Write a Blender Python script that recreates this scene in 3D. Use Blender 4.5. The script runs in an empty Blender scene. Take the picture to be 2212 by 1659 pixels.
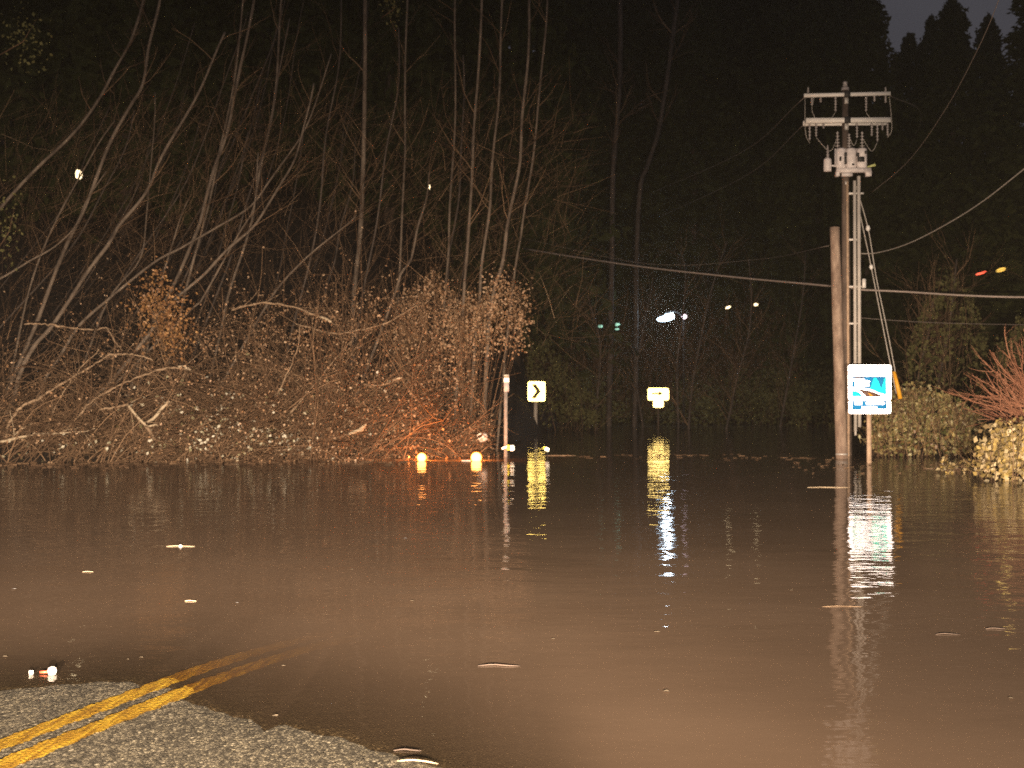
import bpy, math, random
import numpy as np
from mathutils import Vector
random.seed(7)
rng = np.random.default_rng(11)
SC = bpy.context.scene
COL = SC.collection
PI = math.pi

# ------------------------------------------------------------------ camera
F, CU, CV, VH, H = 2592.0, 1106.0, 829.5, 870.0, 1.5      # focal length and centre in pixels of a 2212 px wide photo, horizon, eye height
TILT = math.atan((VH - CV) / F)
cd = bpy.data.cameras.new('camera')
cam = bpy.data.objects.new('camera', cd)
COL.objects.link(cam)
cam.location = (0, 0, H)
cam.rotation_euler = (PI / 2 + TILT, 0, 0)
cd.sensor_width = 36
cd.lens = 36 * F / 2212
cd.clip_start = 0.05
cd.clip_end = 2000
SC.camera = cam
cd.dof.use_dof = True
cd.dof.focus_distance = 9.0
cd.dof.aperture_fstop = 3.2
SC.cycles.use_denoising = False      # the photograph's own grain
SC.cycles.sample_clamp_indirect = 5.0
CT, ST = math.cos(TILT), math.sin(TILT)

def P(u, v, d):
    """the point at depth d (metres ahead) seen at photo pixel u, v"""
    a = (u - CU) / F
    b = (CV - v) / F
    y = CT - b * ST
    z = ST + b * CT
    return Vector((a / y * d, d, H + z / y * d))

def G(u, v, z=0.0):
    """the point of the level plane z seen at photo pixel u, v"""
    p = P(u, v, 1.0)
    t = (z - H) / (p.z - H)
    return Vector((p.x * t, t, z))

# ------------------------------------------------------------------ world: overcast night sky, faint town glow
W = bpy.data.worlds.new('World')
SC.world = W
W.use_nodes = True
wn = W.node_tree
bg = wn.nodes['Background']
wt = wn.nodes.new('ShaderNodeTexCoord')
wno = wn.nodes.new('ShaderNodeTexNoise')
wno.inputs['Scale'].default_value = 3.0
wno.inputs['Detail'].default_value = 4
wr = wn.nodes.new('ShaderNodeValToRGB')
wr.color_ramp.elements[0].position = 0.3
wr.color_ramp.elements[0].color = (0.030, 0.030, 0.038, 1)
wr.color_ramp.elements[1].position = 0.75
wr.color_ramp.elements[1].color = (0.052, 0.051, 0.059, 1)
wn.links.new(wt.outputs['Generated'], wno.inputs['Vector'])
wn.links.new(wno.outputs['Fac'], wr.inputs['Fac'])
wn.links.new(wr.outputs['Color'], bg.inputs['Color'])
bg.inputs['Strength'].default_value = 1.5
SC.view_settings.view_transform = 'Standard'
SC.view_settings.look = 'None'
SC.view_settings.exposure = 0.0
SC.view_settings.gamma = 1.0

# ------------------------------------------------------------------ headlights of the car the photo is taken from
BEAM = [(-0.40, 0.0), (-0.32, 0.042), (-0.27, 0.072), (-0.20, 0.17), (-0.13, 0.34), (-0.07, 0.72), (-0.03, 0.95), (0.02, 1.0), (0.045, 0.92),
        (0.07, 0.60), (0.10, 0.25), (0.14, 0.10), (0.19, 0.06), (0.25, 0.05), (0.40, 0.03)]
def headlight(x, power, col):
    l = bpy.data.lights.new('headlight', 'POINT')
    l.energy = power
    l.color = col
    l.shadow_soft_size = 0.06
    l.use_nodes = True
    nt = l.node_tree
    em = nt.nodes['Emission']
    tc = nt.nodes.new('ShaderNodeTexCoord')
    sx = nt.nodes.new('ShaderNodeSeparateXYZ')
    mr = nt.nodes.new('ShaderNodeMapRange')
    mr.inputs['From Min'].default_value = -0.4
    mr.inputs['From Max'].default_value = 0.4
    cr = nt.nodes.new('ShaderNodeValToRGB')
    el = cr.color_ramp.elements
    while len(el) > 1:
        el.remove(el[0])
    for i, (z, s) in enumerate(BEAM):
        e = el[0] if i == 0 else el.new(0.5)
        e.position = (z + 0.4) / 0.8
        e.color = (s, s, s, 1)
    cr.color_ramp.interpolation = 'EASE'
    nt.links.new(tc.outputs['Normal'], sx.inputs[0])
    nt.links.new(sx.outputs['Z'], mr.inputs['Value'])
    nt.links.new(mr.outputs[0], cr.inputs['Fac'])
    ax = nt.nodes.new('ShaderNodeMapRange'); ax.interpolation_type = 'SMOOTHSTEP'
    ax.inputs['From Min'].default_value = -0.06; ax.inputs['From Max'].default_value = 0.36
    nt.links.new(sx.outputs['X'], ax.inputs['Value'])
    lo = nt.nodes.new('ShaderNodeMapRange'); lo.interpolation_type = 'SMOOTHSTEP'
    lo.inputs['From Min'].default_value = -0.04; lo.inputs['From Max'].default_value = -0.11
    nt.links.new(sx.outputs['Z'], lo.inputs['Value'])
    m1 = nt.nodes.new('ShaderNodeMath'); m1.operation = 'MULTIPLY'
    nt.links.new(ax.outputs[0], m1.inputs[0]); nt.links.new(lo.outputs[0], m1.inputs[1])
    m2 = nt.nodes.new('ShaderNodeMath'); m2.operation = 'MULTIPLY_ADD'; m2.inputs[1].default_value = -0.66; m2.inputs[2].default_value = 1.0
    nt.links.new(m1.outputs[0], m2.inputs[0])
    m3 = nt.nodes.new('ShaderNodeMath'); m3.operation = 'MULTIPLY'
    nt.links.new(cr.outputs['Color'], m3.inputs[0]); nt.links.new(m2.outputs[0], m3.inputs[1])
    nt.links.new(m3.outputs[0], em.inputs['Strength'])
    o = bpy.data.objects.new('headlight', l)
    COL.objects.link(o)
    o.location = (x, -2.2, 1.05)
    return o
headlight(-0.65, 46000, (1.0, 0.76, 0.55))
headlight(0.65, 46000, (1.0, 0.78, 0.58))

def lamp_light(loc, power, col, r=0.1):
    l = bpy.data.lights.new('lamp_glow', 'POINT')
    l.energy = power
    l.color = col
    l.shadow_soft_size = r
    o = bpy.data.objects.new('lamp_glow', l)
    COL.objects.link(o)
    o.location = loc
    return o

# ------------------------------------------------------------------ materials
def mat(name):
    m = bpy.data.materials.new(name)
    m.use_nodes = True
    nt = m.node_tree
    return m, nt, nt.nodes['Principled BSDF']

def plain(name, col, rough=0.6, metal=0.0, var=0.25, scale=6.0, bump=0.0, spec=0.5):
    """a colour with some uneven wear"""
    m, nt, b = mat(name)
    tc = nt.nodes.new('ShaderNodeTexCoord')
    no = nt.nodes.new('ShaderNodeTexNoise')
    no.inputs['Scale'].default_value = scale
    no.inputs['Detail'].default_value = 5
    cr = nt.nodes.new('ShaderNodeValToRGB')
    cr.color_ramp.elements[0].position = 0.3
    cr.color_ramp.elements[1].position = 0.7
    cr.color_ramp.elements[0].color = tuple(c * (1 - var) for c in col) + (1,)
    cr.color_ramp.elements[1].color = tuple(min(1, c * (1 + var)) for c in col) + (1,)
    nt.links.new(tc.outputs['Object'], no.inputs['Vector'])
    nt.links.new(no.outputs['Fac'], cr.inputs['Fac'])
    nt.links.new(cr.outputs['Color'], b.inputs['Base Color'])
    b.inputs['Roughness'].default_value = rough
    b.inputs['Metallic'].default_value = metal
    b.inputs['Specular IOR Level'].default_value = spec
    if bump:
        bp = nt.nodes.new('ShaderNodeBump')
        bp.inputs['Strength'].default_value = bump
        bp.inputs['Distance'].default_value = 0.02
        nt.links.new(no.outputs['Fac'], bp.inputs['Height'])
        nt.links.new(bp.outputs[0], b.inputs['Normal'])
    return m

def leafy(name, cols, rough=0.5, spec=0.4):
    """one colour per leaf, picked from cols"""
    m, nt, b = mat(name)
    g = nt.nodes.new('ShaderNodeNewGeometry')
    cr = nt.nodes.new('ShaderNodeValToRGB')
    cr.color_ramp.interpolation = 'LINEAR'
    el = cr.color_ramp.elements
    while len(el) > 1:
        el.remove(el[0])
    for i, c in enumerate(cols):
        e = el[0] if i == 0 else el.new(0.5)
        e.position = i / (len(cols) - 1)
        e.color = tuple(c) + (1,)
    nt.links.new(g.outputs['Random Per Island'], cr.inputs['Fac'])
    nt.links.new(cr.outputs['Color'], b.inputs['Base Color'])
    b.inputs['Roughness'].default_value = rough
    b.inputs['Specular IOR Level'].default_value = spec
    return m

def retro(name, col, gain=1.0, rough=0.33, tint=None):
    """retroreflective sheeting: sends a headlight's light back the way it came, as glass beads do"""
    m, nt, b = mat(name)
    nt.nodes.remove(b)
    out = nt.nodes['Material Output']
    g = nt.nodes.new('ShaderNodeNewGeometry')
    gl = nt.nodes.new('ShaderNodeBsdfGlossy')
    gl.inputs['Roughness'].default_value = rough
    gl.inputs['Color'].default_value = tuple(c * gain for c in (tint or col)) + (1,)
    nt.links.new(g.outputs['Incoming'], gl.inputs['Normal'])
    df = nt.nodes.new('ShaderNodeBsdfDiffuse')
    df.inputs['Color'].default_value = tuple(col) + (1,)
    ad = nt.nodes.new('ShaderNodeAddShader')
    nt.links.new(gl.outputs[0], ad.inputs[0])
    nt.links.new(df.outputs[0], ad.inputs[1])
    nt.links.new(ad.outputs[0], out.inputs['Surface'])
    return m

def glow(name, col, strength):
    m, nt, b = mat(name)
    b.inputs['Base Color'].default_value = tuple(col) + (1,)
    b.inputs['Emission Color'].default_value = tuple(col) + (1,)
    b.inputs['Emission Strength'].default_value = strength
    return m

def bark(name, dark, light, scale=3.0):
    m, nt, b = mat(name)
    tc = nt.nodes.new('ShaderNodeTexCoord')
    mp = nt.nodes.new('ShaderNodeMapping')
    mp.inputs['Scale'].default_value = (1, 1, 0.35)
    no = nt.nodes.new('ShaderNodeTexNoise')
    no.inputs['Scale'].default_value = scale
    no.inputs['Detail'].default_value = 6
    no.inputs['Roughness'].default_value = 0.7
    cr = nt.nodes.new('ShaderNodeValToRGB')
    cr.color_ramp.elements[0].position = 0.35
    cr.color_ramp.elements[1].position = 0.65
    cr.color_ramp.elements[0].color = tuple(dark) + (1,)
    cr.color_ramp.elements[1].color = tuple(light) + (1,)
    nt.links.new(tc.outputs['Object'], mp.inputs['Vector'])
    nt.links.new(mp.outputs[0], no.inputs['Vector'])
    nt.links.new(no.outputs['Fac'], cr.inputs['Fac'])
    nt.links.new(cr.outputs['Color'], b.inputs['Base Color'])
    b.inputs['Roughness'].default_value = 0.8
    return m

M = {}
M['alder'] = bark('alder_bark', (0.07, 0.05, 0.036), (0.25, 0.195, 0.145))
M['twig'] = leafy('twig_bark', [(0.06, 0.04, 0.025), (0.34, 0.22, 0.13), (0.12, 0.075, 0.045), (0.62, 0.44, 0.28), (0.18, 0.11, 0.065)], 0.8, 0.2)
M['redtwig'] = leafy('red_twig_bark', [(0.30, 0.13, 0.075), (0.40, 0.20, 0.12), (0.24, 0.10, 0.06)], 0.8, 0.2)
M['dimalder'] = bark('dim_alder_bark', (0.04, 0.03, 0.024), (0.13, 0.10, 0.08))  # darker copy of the alder bark; far trunks' faintness is put into the colour
M['darkbark'] = bark('conifer_bark', (0.05, 0.035, 0.025), (0.11, 0.08, 0.06))
M['palewood'] = plain('torn_pale_wood', (0.50, 0.40, 0.27), 0.7, var=0.2)
M['limb'] = bark('limb_bark', (0.17, 0.11, 0.065), (0.42, 0.30, 0.19), 9.0)
M['deadleaf'] = leafy('dead_leaves', [(0.15, 0.08, 0.04), (0.32, 0.18, 0.09), (0.42, 0.26, 0.15), (0.20, 0.11, 0.055), (0.54, 0.38, 0.24)])
M['yellowleaf'] = leafy('yellow_leaves', [(0.30, 0.15, 0.06), (0.46, 0.26, 0.10), (0.20, 0.10, 0.045), (0.60, 0.42, 0.20), (0.26, 0.14, 0.06)])
M['paleleaf'] = leafy('pale_leaves', [(0.10, 0.085, 0.035), (0.30, 0.27, 0.15), (0.50, 0.46, 0.33), (0.14, 0.12, 0.05), (0.68, 0.64, 0.52)], 0.4)
M['ivyleaf'] = leafy('bramble_leaves', [(0.04, 0.045, 0.014), (0.14, 0.15, 0.045), (0.44, 0.36, 0.15), (0.20, 0.11, 0.045), (0.09, 0.10, 0.03), (0.62, 0.48, 0.10), (0.05, 0.055, 0.018), (0.36, 0.33, 0.16)], 0.45)
M['tanleaf'] = leafy('tan_leaves', [(0.09, 0.06, 0.03), (0.34, 0.25, 0.12), (0.56, 0.46, 0.27), (0.13, 0.10, 0.04), (0.28, 0.15, 0.07), (0.08, 0.05, 0.03), (0.50, 0.36, 0.12)], 0.45)
M['needle'] = leafy('conifer_needles', [(0.030, 0.038, 0.012), (0.055, 0.062, 0.020), (0.075, 0.080, 0.028), (0.04, 0.045, 0.016)], 0.8, 0.1)
M['dimleaf'] = leafy('evergreen_leaves', [(0.06, 0.062, 0.022), (0.14, 0.13, 0.05), (0.09, 0.09, 0.035)], 0.7, 0.2)
M['pole'] = bark('weathered_pole_wood', (0.18, 0.12, 0.09), (0.42, 0.315, 0.24), 5.0)
M['pole_dark'] = bark('treated_pole_wood', (0.065, 0.048, 0.038), (0.17, 0.125, 0.098), 4.0)
M['post'] = plain('wooden_post', (0.50, 0.36, 0.25), 0.8, var=0.2, scale=9)
M['galv'] = plain('galvanised_steel', (0.56, 0.54, 0.51), 0.5, 0.2, var=0.2, scale=20)
M['conduit'] = plain('grey_conduit', (0.56, 0.52, 0.47), 0.6, var=0.12, scale=3)
M['fibre'] = plain('fibreglass_arm', (0.86, 0.83, 0.78), 0.5, var=0.06)
M['porcelain'] = plain('grey_porcelain', (0.34, 0.31, 0.30), 0.3, var=0.2)
M['equip'] = plain('equipment_grey_paint', (0.74, 0.68, 0.66), 0.5, var=0.15, scale=10)
M['black'] = plain('black_rubber', (0.03, 0.03, 0.03), 0.6)
M['wire'] = plain('aluminium_wire', (0.42, 0.39, 0.35), 0.5, 0.0, var=0.1)
M['cable'] = plain('bundled_cable', (0.30, 0.25, 0.22), 0.6, 0.0, var=0.1)
M['guard'] = plain('yellow_plastic_guard', (0.85, 0.42, 0.03), 0.5, var=0.08)
M['r_white'] = retro('white_reflective_sheeting', (0.8, 0.8, 0.8), 0.18, tint=(0.82, 0.86, 1.0))
M['r_yellow'] = retro('yellow_reflective_sheeting', (0.75, 0.6, 0.08), 0.9, tint=(1.0, 0.86, 0.27))
M['r_yellow_far'] = retro('far_gain_yellow_sheeting', (0.75, 0.6, 0.08), 0.8, tint=(1.0, 0.88, 0.36))  # same yellow sheeting; the far sign's brightness is put into gain and tint
M['r_orange'] = retro('orange_reflective_sheeting', (0.7, 0.22, 0.03), 0.05, tint=(1.0, 0.35, 0.08))
M['r_blue'] = retro('blue_reflective_sheeting', (0.015, 0.12, 0.26), 0.05, tint=(0.01, 0.16, 0.42))
M['r_teal'] = retro('teal_reflective_sheeting', (0.01, 0.42, 0.36), 0.09, tint=(0.01, 1.0, 0.80))
M['r_green'] = retro('green_reflective_sheeting', (0.01, 0.32, 0.18), 0.07, tint=(0.01, 0.9, 0.55))
M['r_brown'] = plain('brown_print', (0.20, 0.12, 0.10), 0.6)
M['r_grey'] = plain('grey_print', (0.42, 0.44, 0.48), 0.6)
M['signback'] = plain('sign_aluminium', (0.5, 0.5, 0.5), 0.4, 0.6)
M['blackprint'] = plain('black_sign_print', (0.16, 0.12, 0.08), 0.6)
M['amber'] = glow('amber_lamp_lens', (1.0, 0.34, 0.08), 11)
M['cool_lamp'] = glow('cool_white_lamp', (0.62, 0.82, 1.0), 9)
M['green_lamp'] = glow('greenish_lamp', (0.5, 1.0, 0.75), 0.7)
M['pink_lamp'] = glow('pinkish_lamp', (1.0, 0.75, 0.85), 3.0)
M['warm_lamp'] = glow('warm_white_lamp', (1.0, 0.75, 0.42), 4.0)
M['yellow_lamp'] = glow('yellow_lamp', (1.0, 0.62, 0.12), 1.1)
M['red_lamp'] = glow('red_lamp', (1.0, 0.12, 0.06), 2.2)
M['plastic'] = plain('white_plastic', (0.85, 0.82, 0.78), 0.4, var=0.08)
M['redplastic'] = plain('red_plastic', (0.6, 0.12, 0.06), 0.4)

# ------------------------------------------------------------------ mesh helpers
class MB:
    def __init__(s):
        s.v, s.f, s.n = [], [], 0
    def add(s, verts, faces):
        verts = np.asarray(verts, dtype=float).reshape(-1, 3)
        faces = np.asarray(faces, dtype=int)
        s.v.append(verts)
        s.f.append(faces + s.n)
        s.n += len(verts)
    def box(s, c, size, rz=0.0, rx=0.0):
        x, y, z = [q / 2 for q in size]
        v = np.array([(i * x, j * y, k * z) for k in (-1, 1) for j in (-1, 1) for i in (-1, 1)])
        if rx:
            a, b = math.cos(rx), math.sin(rx)
            v = v @ np.array([[1, 0, 0], [0, a, b], [0, -b, a]])
        if rz:
            a, b = math.cos(rz), math.sin(rz)
            v = v @ np.array([[a, b, 0], [-b, a, 0], [0, 0, 1]])
        v = v + np.array(c)
        s.add(v, [(0, 2, 3, 1), (4, 5, 7, 6), (0, 1, 5, 4), (2, 6, 7, 3), (0, 4, 6, 2), (1, 3, 7, 5)])
    def tube(s, pts, radii, n=6, cap=True):
        pts = np.asarray([tuple(p) for p in pts], dtype=float)
        k = len(pts)
        radii = np.ones(k) * radii if np.isscalar(radii) else np.asarray(radii, dtype=float)
        t = np.gradient(pts, axis=0)
        t /= np.linalg.norm(t, axis=1)[:, None] + 1e-9
        ref = np.array([0, 0, 1.0]) if abs(t[0, 2]) < 0.9 and np.abs(t[:, 2]).max() < 0.97 else np.array([0.1, 1.0, 0.05])
        a = np.cross(t, ref)
        a /= np.linalg.norm(a, axis=1)[:, None] + 1e-9
        b = np.cross(t, a)
        an = np.arange(n) * 2 * PI / n
        ring = a[:, None, :] * np.cos(an)[None, :, None] + b[:, None, :] * np.sin(an)[None, :, None]
        v = pts[:, None, :] + ring * radii[:, None, None]
        i = np.arange(k - 1)[:, None] * n
        j = np.arange(n)[None, :]
        j2 = (j + 1) % n
        q = np.stack([i + j, i + j2, i + n + j2, i + n + j], axis=-1).reshape(-1, 4)
        s.add(v.reshape(-1, 3), q)
        if cap and n > 3:
            base = s.n - k * n
            c0 = s.n
            s.v.append(pts[[0, -1]])
            s.n += 2
            fs = []
            for m_ in range(n):
                fs.append((c0, base + (m_ + 1) % n, base + m_))
                fs.append((c0 + 1, base + (k - 1) * n + m_, base + (k - 1) * n + (m_ + 1) % n))
            s.f.append(np.array(fs))
    def cyl(s, a, b, r, n=12, r2=None):
        s.tube([a, b], [r, r if r2 is None else r2], n)
    def lathe(s, c, prof, n=16, axis='z'):
        """prof: (radius, height) pairs round c"""
        v = []
        for r, h in prof:
            for m_ in range(n):
                a = 2 * PI * m_ / n
                if axis == 'z':
                    v.append((c[0] + r * math.cos(a), c[1] + r * math.sin(a), c[2] + h))
                else:
                    v.append((c[0] + r * math.cos(a), c[1] + h, c[2] + r * math.sin(a)))
        f = []
        for k in range(len(prof) - 1):
            for m_ in range(n):
                m2 = (m_ + 1) % n
                f.append((k * n + m_, k * n + m2, (k + 1) * n + m2, (k + 1) * n + m_))
        s.add(v, f)
    def prism(s, poly, z0, z1, org=(0, 0, 0)):
        """poly: (x, z) outline facing the viewer at y = z0 (near) to z1 (far)"""
        n = len(poly)
        v = [(org[0] + x, org[1] + z0, org[2] + z) for x, z in poly] + [(org[0] + x, org[1] + z1, org[2] + z) for x, z in poly]
        s.v.append(np.array(v, dtype=float))
        fs = [tuple(s.n + i for i in range(n)), tuple(s.n + n + i for i in reversed(range(n)))]
        for i in range(n):
            j = (i + 1) % n
            fs.append((s.n + i, s.n + n + i, s.n + n + j, s.n + j))
        s.f.append([tuple(q) for q in fs])
        s.n += 2 * n
    def leaves(s, cen, size, aspect=0.7, flat=0.0):
        """a folded diamond leaf at each centre"""
        cen = np.asarray(cen, dtype=float)
        n = len(cen)
        if n == 0:
            return
        a = rng.normal(size=(n, 3))
        a[:, 2] *= (1 - flat)
        a /= np.linalg.norm(a, axis=1)[:, None] + 1e-9
        b = rng.normal(size=(n, 3))
        b[:, 2] *= (1 - flat)
        b -= a * (a * b).sum(1)[:, None]
        b /= np.linalg.norm(b, axis=1)[:, None] + 1e-9
        c = np.cross(a, b)
        sz = np.asarray(size)[:, None] if not np.isscalar(size) else size * rng.uniform(0.6, 1.3, (n, 1))
        v = np.stack([cen - a * sz * 0.5, cen + b * sz * aspect * 0.5 + c * sz * 0.12 + a * sz * 0.05,
                      cen + a * sz * 0.5, cen - b * sz * aspect * 0.5 + c * sz * 0.12 + a * sz * 0.05], axis=1).reshape(-1, 3)
        i = np.arange(n)[:, None] * 4
        s.add(v, np.concatenate([i + np.array([[0, 1, 2]]), i + np.array([[0, 2, 3]])], axis=0))
    def build(s, name, m, parent=None, smooth=False, loc=None):
        v = np.concatenate(s.v) if s.v else np.zeros((0, 3))
        off = np.zeros(3)
        if loc is not None:
            off = np.array(tuple(loc), dtype=float)
            v = v - off
        me = bpy.data.meshes.new(name)
        idx, tot = [], []
        for f in s.f:
            if isinstance(f, np.ndarray):
                idx.append(f.reshape(-1))
                tot.append(np.full(len(f), f.shape[1]))
            else:
                for q in f:
                    idx.append(np.array(q))
                    tot.append(np.array([len(q)]))
        idx = np.concatenate(idx)
        tot = np.concatenate(tot)
        me.vertices.add(len(v))
        me.vertices.foreach_set('co', v.reshape(-1))
        me.loops.add(len(idx))
        me.loops.foreach_set('vertex_index', idx.astype(np.int32))
        me.polygons.add(len(tot))
        st = np.concatenate([[0], np.cumsum(tot)[:-1]])
        me.polygons.foreach_set('loop_start', st.astype(np.int32))
        me.polygons.foreach_set('loop_total', tot.astype(np.int32))
        me.update(calc_edges=True)
        if smooth:
            me.polygons.foreach_set('use_smooth', np.ones(len(tot), dtype=bool))
        me.materials.append(m)
        o = bpy.data.objects.new(name, me)
        COL.objects.link(o)
        if parent is not None:
            o.parent = parent
            o.location = tuple(off - np.array(parent['_w'])) if loc is not None else tuple(-np.array(parent['_w']))
        elif loc is not None:
            o.location = tuple(off)
        return o

def tag(o, label=None, cat=None, group=None, kind=None):
    if label: o['label'] = label
    if cat: o['category'] = cat
    if group: o['group'] = group
    if kind: o['kind'] = kind
    return o

def thing(name, loc, label, cat, group=None):
    o = bpy.data.objects.new(name, None)
    COL.objects.link(o)
    o.location = tuple(loc)
    o.empty_display_size = 0.2
    o['_w'] = [float(q) for q in loc]
    return tag(o, label, cat, group)

def smoothline(pts, n):
    """Catmull-Rom through pts, n samples"""
    p = np.asarray([tuple(q) for q in pts], dtype=float)
    p = np.vstack([2 * p[0] - p[1], p, 2 * p[-1] - p[-2]])
    seg = len(p) - 3
    out = []
    for t in np.linspace(0, seg - 1e-6, n):
        i = int(t)
        f = t - i
        a, b, c, d = p[i], p[i + 1], p[i + 2], p[i + 3]
        out.append(0.5 * ((2 * b) + (-a + c) * f + (2 * a - 5 * b + 4 * c - d) * f * f + (-a + 3 * b - 3 * c + d) * f ** 3))
    return np.array(out)

# ------------------------------------------------------------------ ground and water
WL = [(-400, 1512), (0, 1496), (70, 1489), (135, 1484), (210, 1479), (278, 1477), (296, 1492), (340, 1489), (368, 1496), (391, 1519), (430, 1531), (449, 1541), (480, 1547), (517, 1559),
      (545, 1566), (566, 1586), (577, 1588), (590, 1574), (606, 1573), (674, 1591), (720, 1599), (764, 1613), (826, 1635), (925, 1658), (1000, 1690), (1200, 1800), (1500, 2100)]
wp = [G(u, v) for u, v in WL]
wx = np.array([p.x for p in wp])
wy = np.array([p.y for p in wp])
wxe = np.concatenate([[-60, -12], wx, [2.5, 60]])
wye = np.concatenate([[9.0, 8.2], wy, [1.2, -6]])
def waterline(x):
    return np.interp(x, wxe, wye)
BX = [-90, -16, -13, -10, -7, -4.5, -2.5, -0.9, 0.3, 1.6, 4.0, 8.0, 14, 90]
BY = [27, 29, 29.8, 30.8, 32.0, 33.5, 35.0, 36.5, 45, 62, 88, 92, 90, 85]
def wob(x, y, s):
    return (np.sin(x * 1.3 * s + 1.1) + np.sin(y * 1.7 * s + 0.4 + x * 0.6 * s) + np.sin((x + y) * 2.9 * s + 2.0) * 0.5) / 2.5
def height(x, y):
    s = y - waterline(x)
    near = np.where(s < 0, -s * 0.022, -0.018 * s - 0.012 * np.clip(s, 0, 6) ** 2)
    near = np.clip(near, -0.85, 0.35)
    fine = 0.0002 * (np.sin(x * 31 + y * 7) + np.sin(y * 43 - x * 11) + np.sin(x * 83 + y * 61) * 0.6)
    near = near + np.where(np.abs(s) < 1.0, fine, 0)
    bl = y - np.interp(x, BX, BY)
    r1 = np.minimum(y - 34.3, (x - 10.0 - np.maximum(y - 34.3, 0) * 0.31) * 2.0)
    r2 = np.where(y > 20, (x - 0.43 * y) * 1.2, -9)
    land = np.maximum(np.maximum(bl, r1), r2)
    hz = np.where(land > 0, 0.16 * np.minimum(land, 6) + 0.05 * np.maximum(land - 6, 0), 0.25 * land)
    left = np.clip((2 - x) / 12, 0, 1)
    mid_ = np.clip((24 - x) / 14, 0, 1)
    hill = np.maximum(y - 50, 0) * 0.52 * left + np.maximum(y - 100, 0) * (0.12 + 0.34 * mid_) * (1 - left)
    hz = hz + np.where(land > 0, hill + wob(x, y, 0.35) * 0.18, 0)
    return np.maximum(near, np.clip(hz, -0.85, 60))

def axis(*parts):
    out = []
    for a, b, st in parts:
        out.append(np.arange(a, b, st))
    return np.unique(np.round(np.concatenate(out), 4))
def grid_mesh(name, xs, ys, zf, m, attr=None):
    X, Y = np.meshgrid(xs, ys)
    Z = zf(X, Y)
    nx, ny = len(xs), len(ys)
    v = np.stack([X, Y, Z], -1).reshape(-1, 3)
    i = (np.arange(ny - 1)[:, None] * nx + np.arange(nx - 1)[None, :]).reshape(-1)
    f = np.stack([i, i + 1, i + nx + 1, i + nx], -1)
    b = MB()
    b.add(v, f)
    o = b.build(name, m, smooth=True)
    if attr is not None:
        at = o.data.attributes.new('depth', 'FLOAT', 'POINT')
        at.data.foreach_set('value', attr(X, Y).reshape(-1).astype(np.float32))
    return o

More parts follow.
